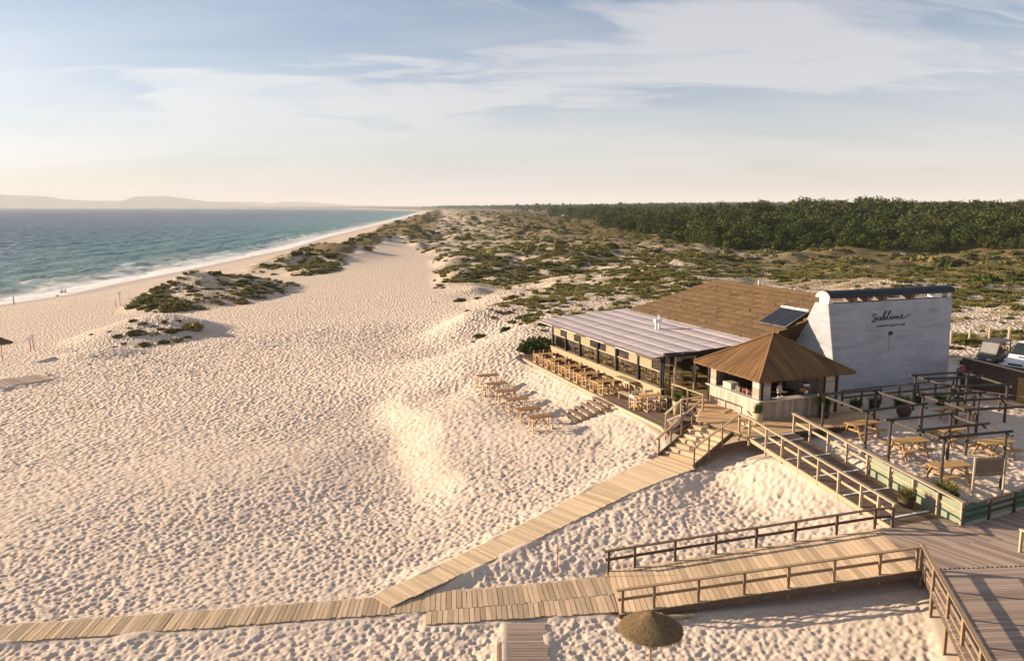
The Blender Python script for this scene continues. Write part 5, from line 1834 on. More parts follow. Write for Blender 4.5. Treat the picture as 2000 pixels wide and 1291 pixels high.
# ---------------------------------------------------------------- pines
def pine_meshes(kind, hgt, nblob, per, leaf, mat):
    tr_ = MB()
    lean = rng.uniform(-0.06, 0.06, 2) * hgt
    top = (lean[0], lean[1], hgt * 0.82)
    tr_.tube([(0, 0, -0.4), (lean[0] * 0.3, lean[1] * 0.3, hgt * 0.35), top], [0.17, 0.13, 0.05], 6)
    Vs, Fs, off_ = [], [], 0
    for k in range(nblob):
        f = (k + 0.5) / nblob
        if kind == 'pine':
            z = hgt * (0.26 + 0.68 * f)
            rmax = hgt * 0.34 * math.sin(math.pi * (0.25 + 0.68 * f)) + 0.15
        else:
            z = hgt * (0.12 + 0.75 * f)
            rmax = hgt * 0.55 * math.sqrt(max(0.05, 1 - f * 0.85))
        a = k * 2.4 + rng.uniform(-0.5, 0.5)
        r_ = rmax * rng.uniform(0.35, 1.0)
        c = np.array([lean[0] * f + r_ * math.cos(a), lean[1] * f + r_ * math.sin(a), z])
        if kind == 'pine' and k % 2 == 0:
            tr_.tube([(lean[0] * f, lean[1] * f, z - 0.35 * r_ - 0.3), tuple(c)], [0.06, 0.025], 4)
        br_ = hgt * rng.uniform(0.10, 0.17) * (1.25 if kind != 'pine' else 1.0)
        d = rng.standard_normal((per, 3))
        d /= np.linalg.norm(d, axis=1, keepdims=True)
        rad = br_ * rng.uniform(0.35, 1.1, (per, 1))
        cc = c + d * rad * np.array([1.25, 1.25, 0.72])
        V, F = leaf_quads(cc, rng.uniform(0.7, 1.3, per) * leaf, d * 0.6 + np.array([0, 0, 0.35]), 1.5)
        Vs.append(V)
        Fs.append(F + off_)
        off_ += len(V)
    cm = mesh_np('crown', np.concatenate(Vs), np.concatenate(Fs))
    cm.materials.append(mat)
    tm = tr_.mesh('trunk')
    tm.materials.append(M['bark'])
    return tm, cm


pines = [pine_meshes('pine', h, 18, 34, 0.34, M['pine_leaf']) for h in (8.0, 9.0, 7.0, 10.0)]
scrubs = [pine_meshes('scrub', h, 12, 42, 0.36, M['scrub_leaf']) for h in (4.6, 5.4, 4.0)]
far_pines = []
for h in (8.0, 9.5):
    tm, cm = pine_meshes('pine', h, 9, 16, 0.75, M['pine_leaf'])
    far_pines.append(cm)

c1 = polar_points(9000, 215, 560, 2, 39)
c2 = polar_points(8000, 560, 1500, 2, 39)
c3 = polar_points(9000, 1500, 5200, -14, 39)
cx_, cy_ = np.concatenate([c1[0], c2[0]]), np.concatenate([c1[1], c2[1]])
ok = in_forest(cx_, cy_)
cx_, cy_ = cx_[ok], cy_[ok]
# keep trees apart
cell = {}
sel = []
for i in range(len(cx_)):
    r_ = math.hypot(cx_[i], cy_[i])
    g = 3.6 if r_ < 420 else 5.0 if r_ < 700 else 9.0
    key = (int(cx_[i] // g), int(cy_[i] // g), g)
    if key not in cell:
        cell[key] = 1
        sel.append(i)
cx_, cy_ = cx_[sel], cy_[sel]
cz_ = height(cx_, cy_)
rd = np.hypot(cx_, cy_)
azd = np.degrees(np.arctan2(cx_, cy_))
front = forest_front(azd)
isscrub = ((rd < front * 1.22) & (azd > 10.0) & (azd < 26.0) & (rng.random(len(rd)) < 0.85)) | (rng.random(len(rd)) < 0.10)
order = np.argsort(rd / np.cos(np.radians(azd)))
vis = [i for i in order if abs(azd[i]) < 33.5]
near_set = vis[:300]
for i in near_set:
    sc_ = rng.uniform(0.55, 1.15) * (0.55 + 0.45 * float(smooth(rd[i] / front[i], 0.95, 1.18))) * (1.0 + 0.25 * math.exp(-((cx_[i] - 150) / 60) ** 2 - ((cy_[i] - 370) / 60) ** 2))
    if isscrub[i]:
        tm, cm = scrubs[int(rng.integers(0, 3))]
        o = thing('scrub_pine', 'bright green bushy pine at the front edge of the wood behind the dunes', 'tree', (cx_[i], cy_[i], cz_[i]), rng.uniform(0, 6.28), 'bushy pines at the front of the wood')
    else:
        tm, cm = pines[int(rng.integers(0, 4))]
        o = thing('pine_tree', 'dark green pine among the nearest trees of the wood', 'tree', (cx_[i], cy_[i], cz_[i]), rng.uniform(0, 6.28), 'pines in the front of the wood')
    o.scale = (sc_ * rng.uniform(0.9, 1.2), sc_ * rng.uniform(0.9, 1.2), sc_)
    obj('trunk', tm, None, o)
    obj('crown', cm, None, o)
rest = np.setdiff1d(np.arange(len(cx_)), np.array(near_set))
n = len(rest)
pick = np.where(isscrub[rest], 4 + rng.integers(0, 3, n), rng.integers(0, 4, n))
crowns = []
for (tm, cm) in pines + scrubs:          # trunk and crown as one source mesh for the massed trees
    bm = bmesh.new()
    bm.from_mesh(tm)
    nt = len(bm.faces)
    bm.from_mesh(cm)
    bm.faces.ensure_lookup_table()
    for k, f in enumerate(bm.faces):
        f.material_index = 0 if k < nt else 1
    jm = bpy.data.meshes.new('pine')
    bm.to_mesh(jm)
    bm.free()
    jm.materials.append(tm.materials[0])
    jm.materials.append(cm.materials[0])
    crowns.append(jm)
sc_ = rng.uniform(0.6, 1.2, n) * (0.55 + 0.45 * smooth(rd[rest] / front[rest], 0.95, 1.18)) * (1.0 + 0.25 * np.exp(-((cx_[rest] - 150) / 60) ** 2 - ((cy_[rest] - 370) / 60) ** 2))
gn_scatter('forest', np.stack([cx_[rest], cy_[rest], cz_[rest] - 0.1], -1), rng.uniform(0, 6.28, n), sc_, pick, crowns, 'dark pine forest stretching to the horizon')
cx_, cy_ = c3
ok = in_forest(cx_, cy_)
cx_, cy_ = cx_[ok], cy_[ok]
n = len(cx_)
gn_scatter('forest', np.stack([cx_, cy_, height(cx_, cy_) - 0.5], -1), rng.uniform(0, 6.28, n), rng.uniform(1.1, 1.9, n), rng.integers(0, 2, n), far_pines, 'far hazy line of woods on the horizon')
print('trees', len(near_set), len(rest), n)
# ---------------------------------------------------------------- furniture
def chair_proto(mat, canvas):
    c = thing('director_chair', 'x', 'chair')
    for sx in (-1, 1):
        for sy in (-1, 1):
            MB().bar((sx * 0.26, sy * 0.22, 0), (sx * 0.26, sy * 0.22, 0.62 if sy > 0 else 0.90), 0.042, 0.042, (0, 1, 0)).build('leg', mat, c)
        MB().bar((sx * 0.26, -0.25, 0.635), (sx * 0.26, 0.27, 0.635), 0.06, 0.03).build('armrest', mat, c)
        MB().bar((sx * 0.26, -0.25, 0.03), (sx * 0.26, 0.25, 0.03), 0.045, 0.05).build('foot_rail', mat, c)
    for sy in (-1, 1):
        MB().bar((-0.25, sy * 0.17, 0.06), (0.25, sy * 0.17, 0.44), 0.03, 0.045, (0, 1, 0)).build('cross_brace', mat, c)
        MB().bar((0.25, sy * 0.14, 0.06), (-0.25, sy * 0.14, 0.44), 0.03, 0.045, (0, 1, 0)).build('cross_brace', mat, c)
    MB().box((0, 0, 0.455), (0.50, 0.42, 0.03)).build('seat', M['canvas_pale'] if canvas is M['canvas_pale'] else M['pale_wood'], c)
    MB().box((0, -0.22, 0.80), (0.54, 0.035, 0.17)).build('backrest', canvas, c)
    return c


_ch = {}


def chair(a, b, z, face, label, group, kind='brown'):
    """face: heading of the sitter in the building's frame, 0 = +a"""
    if kind not in _ch:
        _ch[kind] = chair_proto(M['pale_wood'], M['canvas'] if kind == 'brown' else M['canvas_pale'])
        o = _ch[kind]
    else:
        o = copy_tree(_ch[kind])
    o.location = (*W(a, b), z)
    o.rotation_euler = (0, 0, TH + face + random.uniform(-0.12, 0.12))
    return tag(o, label, 'chair', group)


def dining_table(a, b, z, label, group, L=1.55, D=0.82, two=False):
    o = thing('dining_table', label, 'table', (*W(a, b), z), TH, group)
    for k in range(5):
        y = -D / 2 + D * (k + 0.5) / 5
        plank(o, (-L / 2, y, 0.745), (L / 2, y, 0.745), D / 5 - 0.008, 0.03, M['tan'], 'top_board', 0.001, 0)
    for sx in (-1, 1):
        for sy in (-1, 1):
            MB().bar((sx * (L / 2 - 0.08), sy * (D / 2 - 0.08), 0), (sx * (L / 2 - 0.08), sy * (D / 2 - 0.08), 0.71), 0.06, 0.06, (0, 1, 0)).build('leg', M['tan'], o)
        MB().bar((sx * (L / 2 - 0.08), -D / 2 + 0.1, 0.66), (sx * (L / 2 - 0.08), D / 2 - 0.1, 0.66), 0.03, 0.08).build('apron', M['tan'], o)
    return o


ORD = ('first', 'second', 'third', 'fourth', 'fifth')
TG, CG = 'dining tables along the lower deck', 'director chairs along the lower deck'
for k, a in enumerate((21.15, 18.75, 16.15, 13.5, 10.95)):
    b = -3.2 - 0.07 * k
    dining_table(a, b, -0.55, '%s tan dining table from the bush end of the lower deck' % ORD[k], TG)
    for sa, nm in ((1, 'far'), (-1, 'near')):
        for sb, nb_ in ((-0.42, 'seaward'), (0.42, 'wallward')):
            if k == 4 and sa > 0 and sb > 0:
                continue
            chair(a + sa * (0.62 + random.uniform(0, 0.08)), b + sb, -0.55, 0 if sa < 0 else math.pi,
                  'director chair on the %s %s side of the %s deck table from the bush' % (nm, nb_, ORD[k]), CG)
dining_table(6.35, -2.95, -0.55, 'tan dining table with pale canvas chairs nearest the small stair', TG, 1.5, 0.8)
for k, (da, db, fc, lab) in enumerate(((0.0, -1.0, -math.pi / 2, 'at the seaward end'), (0.65, -0.45, math.pi, 'at the far corner'), (-0.65, -0.4, 0, 'on the near side'), (-0.65, 0.35, 0, 'nearest the potted plant'), (0.62, 0.4, math.pi, 'beside the low wall'))):
    chair(6.35 + da, -2.95 + db, -0.55, fc, 'pale canvas director chair %s of the table by the small stair' % lab, 'pale chairs by the small stair', 'pale')
# side board and benches by the low wall
o = thing('side_table', 'tall narrow timber side table against the low restaurant wall', 'table', (*W(10.2, -2.45), -0.55), TH)
plank(o, (-0.28, 0, 0.95), (0.28, 0, 0.95), 2.0, 0.06, M['board'], 'top', 0, 0)
for sx in (-1, 1):
    for sy in (-1, 1):
        MB().bar((sx * 0.22, sy * 0.9, 0), (sx * 0.22, sy * 0.9, 0.9), 0.07, 0.07, (0, 1, 0)).build('leg', M['board'], o)
    MB().box((sx * 0.25, 0, 0.86), (0.03, 1.9, 0.12)).build('apron', M['board'], o)
MB().box((0, 0, 0.2), (0.45, 1.85, 0.03)).build('shelf', M['board'], o)
for k, (a, b, L, lab) in enumerate(((8.1, -2.35, 1.7, 'low slatted bench against the low wall below the glass corner'), (8.4, -3.35, 1.6, 'low slatted bench standing free on the lower deck'))):
    o = thing('bench', lab, 'bench', (*W(a, b), -0.55), TH)
    for j in range(4):
        plank(o, (-0.18 + 0.12 * j, -L / 2, 0.44), (-0.18 + 0.12 * j, L / 2, 0.44), 0.105, 0.035, M['rail_pale'], 'slat', 0, 0)
    for sy in (-1, 1):
        MB().box((0, sy * (L / 2 - 0.15), 0.2), (0.4, 0.06, 0.4)).build('leg', M['rail_pale'], o)

# six long trestle tables on the sand
for k in range(6):
    f = k / 5
    a, b = 20.1 + (8.25 - 20.1) * f, -8.35 + (-9.2 + 8.35) * f
    x, y = W(a, b)
    o = thing('trestle_table', ('farthest', 'second farthest', 'third farthest', 'third nearest', 'second nearest', 'nearest')[k] + ' brown trestle table in the row on the sand', 'table',
              (x, y, hz(x, y) - 0.02), TH + R(2), 'trestle tables on the sand')
    L = 1.55
    for j in range(4):
        plank(o, (-L / 2, -0.26 + j * 0.175, 0.82), (L / 2, -0.26 + j * 0.175, 0.82), 0.168, 0.05, M['brown'], 'top_board', 0.001, 0)
    for sx in (-1, 1):
        for sy in (-1, 1):
            MB().bar((sx * (L / 2 - 0.16), sy * 0.24, -0.1), (sx * (L / 2 - 0.16), sy * 0.24, 0.78), 0.055, 0.055, (0, 1, 0)).build('leg', M['pale_wood'], o)
        MB().bar((sx * (L / 2 - 0.16), -0.28, 0.08), (sx * (L / 2 - 0.16), 0.28, 0.08), 0.05, 0.06).build('foot_rail', M['pale_wood'], o)
        MB().bar((sx * (L / 2 - 0.2), 0, 0.1), (sx * 0.06, 0, 0.76), 0.05, 0.05, (0, 1, 0)).build('brace', M['brown'], o)
for k, (px0, py0, lab) in enumerate(((932, 757, 'small stake with a ground bar left of the farthest trestle table'), (948, 773, 'small stake with a ground bar left of the second trestle table'))):
    x, y, z = ground_at(px0, py0)
    o = thing('stake', lab, 'stake', (x, y, z), TH)
    MB().tube([(0, 0, -0.1), (0, 0, 0.5)], 0.025, 6).build('upright', M['rail_dark'], o)
    MB().bar((-0.35, 0, 0.03), (0.3, 0, 0.03), 0.06, 0.05).build('ground_bar', M['pale_wood'], o)


# ---------------------------------------------------------------- picnic tables, pergolas and patio
def picnic_table(a, b, rz, label):
    x, y = W(a, b)
    o = thing('picnic_table', label, 'picnic table', (x, y, hz(x, y)), TH + rz, 'picnic tables on the sandy patio')
    L = 1.8
    for j in range(5):
        plank(o, (-L / 2, -0.30 + 0.15 * j, 0.76), (L / 2, -0.30 + 0.15 * j, 0.76), 0.142, 0.04, M['tan'], 'top_board', 0.001, 0)
    for sy in (-1, 1):
        for j in (0, 1):
            plank(o, (-L / 2, sy * (0.62 + 0.14 * j), 0.46), (L / 2, sy * (0.62 + 0.14 * j), 0.46), 0.13, 0.04, M['tan'], 'seat_board', 0.001, 0)
    for sx in (-1, 1):
        X = sx * (L / 2 - 0.28)
        for sy in (-1, 1):
            MB().bar((X, sy * 0.26, 0.72), (X, sy * 0.62, -0.05), 0.045, 0.11, (1, 0, 0)).build('leg', M['tan'], o)
        MB().bar((X + 0.04, -0.78, 0.40), (X + 0.04, 0.78, 0.40), 0.04, 0.09).build('seat_bearer', M['tan'], o)
        MB().bar((X + 0.04, -0.34, 0.70), (X + 0.04, 0.34, 0.70), 0.04, 0.08).build('top_bearer', M['tan'], o)
        MB().bar((X, 0, 0.42), (sx * 0.08, 0, 0.70), 0.045, 0.07, (0, 1, 0)).build('brace', M['tan'], o)
    return o


picnic_table(-3.4, 3.7, R(3), 'picnic table inside the pergola nearest the bar')
picnic_table(-6.5, 3.5, R(-6), 'picnic table between the two front pergola frames')
picnic_table(-9.3, 2.8, R(-8), 'picnic table nearest the green sheeted railing')
picnic_table(-5.7, 7.2, R(0), 'picnic table in the middle of the patio behind the pergola posts')
picnic_table(-7.85, 7.5, R(-5), 'picnic table at the right edge behind the reed screen')
picnic_table(-2.9, 11.0, R(2), 'picnic table farthest back in the shade of the white wall')


def pergola(cs, label, extra=()):
    """cs: four corner tops (a, b): front-left .. ; poles with beams on top"""
    x0, y0 = W(*cs[0])
    o = thing('pergola', label, 'pergola', (x0, y0, hz(x0, y0)), 0, 'bare pole pergolas on the patio')
    b0_ = Vector(o.location)
    zt = 1.62
    tops = []
    for c in cs:
        x, y = W(*c)
        p = Vector((x, y, zt)) - b0_
        g = hz(x, y) - 0.15 - b0_.z
        MB().tube([(p.x, p.y, g), (p.x + random.uniform(-0.02, 0.02), p.y, p.z - 0.02)], [0.075, 0.065], 8).build('post', M['pole'], o)
        tops.append(p)
    def bm_(p, q, dz):
        e = (q - p).normalized() * 0.35
        m1 = p.lerp(q, 0.5) + Vector((random.uniform(-0.03, 0.03), random.uniform(-0.03, 0.03), random.uniform(-0.04, 0.03) + dz))
        MB().tube([p - e + Vector((0, 0, dz)), m1, q + e + Vector((0, 0, dz))], [0.07, 0.065, 0.06], 8).build('beam', M['pole'], o)
    # cs order: near bar/left, front/left, near bar/right, front/right
    bm_(tops[0], tops[1], 0.05)
    bm_(tops[2], tops[3], 0.05)
    bm_(tops[0], tops[2], 0.14)
    bm_(tops[1], tops[3], 0.14)
    for f in extra:
        bm_(tops[0].lerp(tops[1], f), tops[2].lerp(tops[3], f), 0.14)
    return o


pergola([(-2.3, 2.1), (-5.7, 1.6), (-2.5, 5.4), (-5.7, 5.05)], 'pole pergola closest to the bar with a lit front beam')
pergola([(-7.3, 1.4), (-10.25, 1.2), (-7.5, 4.85), (-10.6, 4.4)], 'nearest pole pergola beside the green sheeted railing', (0.6,))
pergola([(-4.2, 6.85), (-7.3, 6.3), (-4.95, 9.9), (-7.9, 9.6)], 'pole pergola in the middle of the patio', (0.45,))
pergola([(-0.5, 10.4), (-3.5, 10.2), (-1.0, 13.9), (-4.1, 13.1)], 'rearmost pole pergola in front of the white wall', (0.3,))
# reed screen on two posts
x0, y0 = 19.5, 32.31
o = thing('reed_screen', 'small reed screen hung between two pale posts on the patio', 'screen', (x0, y0, hz(x0, y0)))
for dx, dy in ((0, 0), (1.45, 0.24)):
    MB().tube([(dx, dy, -0.1), (dx + 0.02, dy, 1.72)], 0.05, 8).build('post', M['rail_pale'], o)
M['reedmat'] = wood('reed mat', (0.22, 0.16, 0.11), (0.34, 0.26, 0.19), grain=(40.0, 40.0, 2.0))
mb = MB()
for k in range(44):
    f = (k + 0.5) / 44
    mb.tube([(0.06 + 1.33 * f, 0.01 + 0.22 * f, 0.86 + random.uniform(-0.02, 0.02)), (0.06 + 1.33 * f, 0.01 + 0.22 * f, 1.66)], 0.017, 4)
mb.build('reed_mat', M['reedmat'], o)
for z in (0.98, 1.6):
    MB().bar((0, -0.02, z), (1.45, 0.22, z), 0.025, 0.03).build('batten', M['rail_pale'], o)
# board fence by the car park
fx0, fx1 = Vector((*W(2.9, 18.25), -0.25)), Vector((*W(-4.6, 17.3), -0.35))
fo = thing('board_fence', 'dark board fence with a pale cap in front of the parked vehicles', 'fence', fx0)
nB = 46
for k in range(nB):
    p = fx0.lerp(fx1, (k + 0.5) / nB) - fx0
    bo = MB().box((0, 0, 0), ((fx1 - fx0).length / nB - 0.012, 0.03, 1.9)).build('board', M['rail_dark'], fo, (p.x, p.y, p.z + 0.95 + random.uniform(-0.01, 0.01)), math.atan2((fx1 - fx0).y, (fx1 - fx0).x))
beam(fo, 'cap', Vector((0, 0, 1.93)), fx1 - fx0 + Vector((0, 0, 1.93)), 0.26, 0.05, M['rail_pale'])
pp = fx0.lerp(fx1, 0.63) - fx0
MB().box((0, 0, 0), (0.85, 0.02, 1.45)).build('hatch', M['tan'], fo, (pp.x - 0.04, pp.y - 0.02, pp.z + 0.85), math.atan2((fx1 - fx0).y, (fx1 - fx0).x)).location.x -= 0.02
# roadside marker posts
for k, q in enumerate(((13.9, 30.4), (13.55, 32.1), (13.3, 34.1), (12.9, 35.9))):
    x, y = W(*q)
    o = MB().tube([(0, 0, -0.2), (0.02, 0, 1.05), (0.02, 0, 1.12)], [0.12, 0.11, 0.07], 8).build('marker_post', M['rail_pale'], None, (x, y, hz(x, y)))
    tag(o, ('short round timber post beside the corner of the white wall', 'second timber post along the sand car park', 'third timber post behind the open buggy', 'timber post behind the white van')[k], 'post', 'timber posts along the car park')
for k, (px0, py0, wd, lab) in enumerate(((1876, 664, 34, 'clipped yellow green bush by the post next to the white wall'), (1948, 664, 26, 'yellow flowering bush between posts behind the buggy'))):
    o = shrub(px0, py0, wd, 'bush', lab, None, 'bush', 'bush', 0.8)
    o.data = dome_mesh('bush', M['yellow_leaf'], 700, 0.11, 0.6, 8)

# ---------------------------------------------------------------- planters
M['terracotta'] = plain('dark clay', (0.07, 0.045, 0.03), 0.7, 0.25, 6.0)
M['palepot'] = plain('pale pot', (0.46, 0.37, 0.22), 0.7, 0.15, 5.0)
M['wicker'] = wood('wicker', (0.13, 0.075, 0.035), (0.24, 0.15, 0.07), grain=(6, 6, 40))
M['pot_grass'] = foliage('potted grass', (0.045, 0.085, 0.015), (0.17, 0.22, 0.05))
M['straw_grass'] = foliage('pale straw grass', (0.15, 0.15, 0.035), (0.40, 0.35, 0.13))  # straw toned blades, paler than the potted grass


def planter(name, label, loc, prof, mat, blades, plant_mat, rings=0):
    o = thing(name, label, 'planter', loc)
    MB().lathe(prof, 18).build('pot', mat, o, smooth=True)
    if rings:
        for k in range(rings):
            f = (k + 0.6) / rings
            r_ = np.interp(f, [0, 1], [prof[0][0], prof[-2][0]]) + 0.012
            mb_ = MB()
            mb_.tube([(r_ * math.cos(q_ * 2 * math.pi / 18), r_ * math.sin(q_ * 2 * math.pi / 18), prof[-2][1] * f) for q_ in range(19)], 0.02, 5, False)
            mb_.build('band', mat, o)
    n_, h, sp, wd, br_, dz = blades
    obj('plant', tuft_mesh('plant', plant_mat, n_, h, sp, wd, 0.8, br_), None, o, (0, 0, dz))
    return o


planter('planter', 'big wicker tub of straw coloured grass at the end of the ramp', (18.25, 32.0, -1.2),
        [(0.36, 0), (0.42, 0.3), (0.46, 0.62), (0.48, 0.66), (0.4, 0.6)], M['wicker'], (900, 0.75, 0.62, 0.012, 0.3, 0.55), M['straw_grass'], 5)
planter('planter', 'dark basket of green grass behind the corner of the far ramp railing', (16.45, 31.75, -1.2),
        [(0.22, 0), (0.3, 0.35), (0.33, 0.55), (0.28, 0.5)], M['terracotta'], (420, 0.62, 0.4, 0.012, 0.2, 0.48), M['straw_grass'], 4)
planter('planter', 'tall pale pot with a spiky plant beside the small stair', (*W(4.35, -2.35), -0.55),
        [(0.2, 0), (0.24, 0.5), (0.28, 0.85), (0.22, 0.8)], M['palepot'], (160, 0.7, 0.5, 0.02, 0.12, 0.8), M['pot_grass'])
planter('planter', 'low dark pot with a drooping plant by the glass front', (*W(5.0, -1.3), 0.0),
        [(0.2, 0), (0.3, 0.25), (0.28, 0.4), (0.22, 0.36)], M['terracotta'], (260, 0.55, 0.6, 0.02, 0.15, 0.34), M['pot_grass'])
planter('planter', 'slim pale pot of grass at the front corner of the bar', (*W(-0.75, -0.75), 0.0),
        [(0.2, 0), (0.26, 0.4), (0.28, 0.7), (0.22, 0.65)], M['palepot'], (220, 0.75, 0.32, 0.014, 0.14, 0.6), M['pot_grass'])
planter('planter', 'dark pot of tall feathery grass beside the bar counter', (*W(-0.75, 3.6), 0.0),
        [(0.25, 0), (0.32, 0.25), (0.3, 0.4), (0.25, 0.36)], M['terracotta'], (520, 1.25, 0.75, 0.012, 0.22, 0.3), M['pot_grass'])
planter('planter', 'round dark clay jar with a bushy plant under the patio pergola', (*W(-1.5, 8.6), hz(*W(-1.5, 8.6))),
        [(0.2, 0), (0.36, 0.22), (0.4, 0.42), (0.3, 0.66), (0.24, 0.72), (0.2, 0.68)], M['terracotta'], (300, 0.8, 0.55, 0.02, 0.16, 0.62), M['pot_grass'], 4)
for k, q in enumerate(((0.4, 8.4), (0.3, 10.2), (0.5, 11.9), (0.6, 7.2), (-0.2, 12.9), (0.2, 14.9))):
    x, y = W(*q)
    o = obj('patio_plant', tuft_mesh('patio_plant', M['pot_grass'], 170, 0.95, 0.6, 0.022, 0.7, 0.25), None, None, (x, y, hz(x, y)))
    tag(o, ('leafy plant nearest the middle of the white wall rail', 'second spiky plant in the bed along the white wall', 'third spiky plant in the bed along the white wall',
            'spiky plant in the bed beside the bar corner', 'spiky plant under the rearmost pergola', 'spiky plant at the fence end of the white wall bed')[k], 'plant', 'plants in the bed along the white wall')

# ---------------------------------------------------------------- parasols, poles
m, t = new_mat('thatched parasol')
tcn = t.add('ShaderNodeTexCoord')
g1 = t.noise(tcn.outputs['Object'], 16.0, 5.0, 0.7)
col = t.ramp(g1, [(0.3, (0.055, 0.036, 0.02)), (0.5, (0.16, 0.108, 0.06)), (0.72, (0.34, 0.24, 0.13))])
bn = t.add('ShaderNodeBump', ins={'Strength': 0.9, 'Distance': 0.05, 'Height': g1})
b = t.add('ShaderNodeBsdfPrincipled', ins={'Base Color': col, 'Roughness': 0.95, 'Specular IOR Level': 0.05, 'Normal': bn.outputs[0]})
t.add('ShaderNodeOutputMaterial', ins={'Surface': b.outputs[0]})
M['straw'] = m
prof = [(1.0, 0.0), (0.97, 0.07), (0.86, 0.19), (0.68, 0.34), (0.48, 0.48), (0.28, 0.63), (0.17, 0.76), (0.10, 0.85), (0.02, 0.87)]
ns = 40
vs, fs = [], []
for j, (r_, z) in enumerate(prof):
    for k in range(ns):
        an = 2 * math.pi * k / ns
        q = 1 + random.uniform(-0.018, 0.018)
        vs.append((r_ * q * math.cos(an), r_ * q * math.sin(an), z + random.uniform(-0.012, 0.012)))
for j in range(len(prof) - 1):
    for k in range(ns):
        fs.append((j * ns + k, j * ns + (k + 1) % ns, (j + 1) * ns + (k + 1) % ns, (j + 1) * ns + k))
fs.append(tuple((len(prof) - 1) * ns + k for k in range(ns)))
nb_ = len(vs)
for k in range(ns):
    an = 2 * math.pi * k / ns
    vs.append((0.9 * math.cos(an), 0.9 * math.sin(an), -0.03))
for k in range(ns):
    fs.append((k, nb_ + k, nb_ + (k + 1) % ns, (k + 1) % ns))
par_m = bpy.data.meshes.new('canopy')
par_m.from_pydata(vs, [], fs)
par_m.materials.append(M['straw'])
for p in par_m.polygons:
    p.use_smooth = True
# straw ends all over the canopy and hanging from its rim
n = 4200
an, rad_i = rng.uniform(0, 2 * math.pi, n), np.sqrt(rng.random(n))
zz = np.interp(rad_i, [q[0] for q in prof[::-1]], [q[1] for q in prof[::-1]])
dv = np.stack([np.cos(an), np.sin(an), np.zeros(n)], -1)
base = dv * (rad_i * 0.99)[:, None] + np.stack([np.zeros(n), np.zeros(n), zz + 0.01], -1)
tip = base + dv * 0.09 + np.stack([rng.normal(0, 0.03, n), rng.normal(0, 0.03, n), -0.07 + rng.normal(0, 0.02, n)], -1)
n2 = 700
an2 = rng.uniform(0, 2 * math.pi, n2)
dv2 = np.stack([np.cos(an2), np.sin(an2), np.zeros(n2)], -1)
b2 = dv2 * rng.uniform(0.92, 1.0, n2)[:, None] + np.array([0, 0, 0.01])
t2 = b2 + dv2 * 0.04 + np.stack([rng.normal(0, 0.02, n2), rng.normal(0, 0.02, n2), -rng.uniform(0.08, 0.26, n2)], -1)
base, tip, dall = np.concatenate([base, b2]), np.concatenate([tip, t2]), np.concatenate([dv, dv2])
side = np.stack([-dall[:, 1], dall[:, 0], np.zeros(len(dall))], -1) * 0.007
V = np.stack([base - side, base + side, tip], 1).reshape(-1, 3)
fr_m = mesh_np('fringe', V, np.arange(len(V)).reshape(-1, 3))
fr_m.materials.append(plain('straw ends', (0.25, 0.175, 0.09), 0.95, 0.35, 9.0))
for (x, y, h, sc_, lab) in ((4.02, 21.45, 2.22, 0.93, 'thatched beach parasol in front of the long ramp'), (9.55, 19.3, 1.95, 1.0, 'top of a thatched parasol at the bottom edge of the picture'),
                            (*ground_at(5, 704)[:2], 2.0, 1.15, 'thatched parasol cut by the left edge of the beach')):
    o = thing('parasol', lab, 'parasol', (x, y, hz(x, y)), 0, 'thatched parasols')
    c = obj('canopy', par_m, None, o, (0, 0, h - 0.05))
    c.scale = (sc_, sc_, sc_ * 0.64)
    f_ = obj('fringe', fr_m, None, c)
    MB().tube([(0, 0, -0.2), (0, 0, h + 0.3)], 0.035, 8).build('pole', M['tan'], o)
M['red'] = plain('red paint', (0.42, 0.05, 0.03), 0.5, 0.15, 4.0)
x, y, z = ground_at(1088, 1114)
o = thing('marker_pole', 'thin red pole with a white tip standing in the sand before the ramp', 'pole', (x, y, z))
MB().tube([(0, 0, -0.1), (0.03, 0, 1.12)], 0.02, 6).build('shaft', M['red'], o)
MB().tube([(0.03, 0, 1.12), (0.04, 0, 1.55)], [0.02, 0.012], 6).build('tip', M['white'], o)
x, y, z = ground_at(976, 1289)
o = thing('bollard', 'short round timber bollard beside the grey walk at the bottom edge', 'bollard', (-0.42, 23.2, hz(-0.42, 23.2)))
MB().tube([(0, 0, -0.3), (0, 0, 0.62), (0, 0, 0.66)], [0.11, 0.105, 0.07], 10).build('post', M['board'], o)
for k, (q, hh) in enumerate((((60, 686), 1.35), ((66, 682), 1.55), ((226, 600), 1.5), ((235, 597), 2.2))):
    x, y, z = ground_at(*q)
    o = thing('beach_sign', ('left one of the paired red beach poles near the parasol', 'right one of the paired red beach poles near the parasol', 'shorter far red beach pole below the surf', 'taller far red beach pole with a white board')[k], 'sign pole', (x, y, z))
    MB().tube([(0, 0, -0.2), (0, 0, hh)], 0.045, 6).build('pole', M['red'], o)
    if k != 2:
        MB().box((0, -0.05, hh + 0.12), (0.55, 0.03, 0.45 if k == 3 else 0.3)).build('board', M['white'], o)
# loose boards
for (p, q, lab) in ((w3(2.0, -0.9, 0.06), w3(2.7, 0.35, 0.06), 'loose pale plank lying on the bar deck'), (w3(-1.0, -1.9, 0.06), w3(-0.7, -1.1, 0.06), 'shorter loose plank lying at the head of the stairs'),
                    (Vector((4.1, 25.55, -2.62)), Vector((5.2, 25.75, -2.6)), 'loose board on the sand under the near ramp railing'), (Vector((5.1, 25.6, -2.64)), Vector((6.3, 25.75, -2.62)), 'grey board beside the loose board under the ramp railing')):
    o = plank(None, p, q, 0.12, 0.05, M['board'], 'loose_plank', 0, 0)
    tag(o, lab, 'plank')

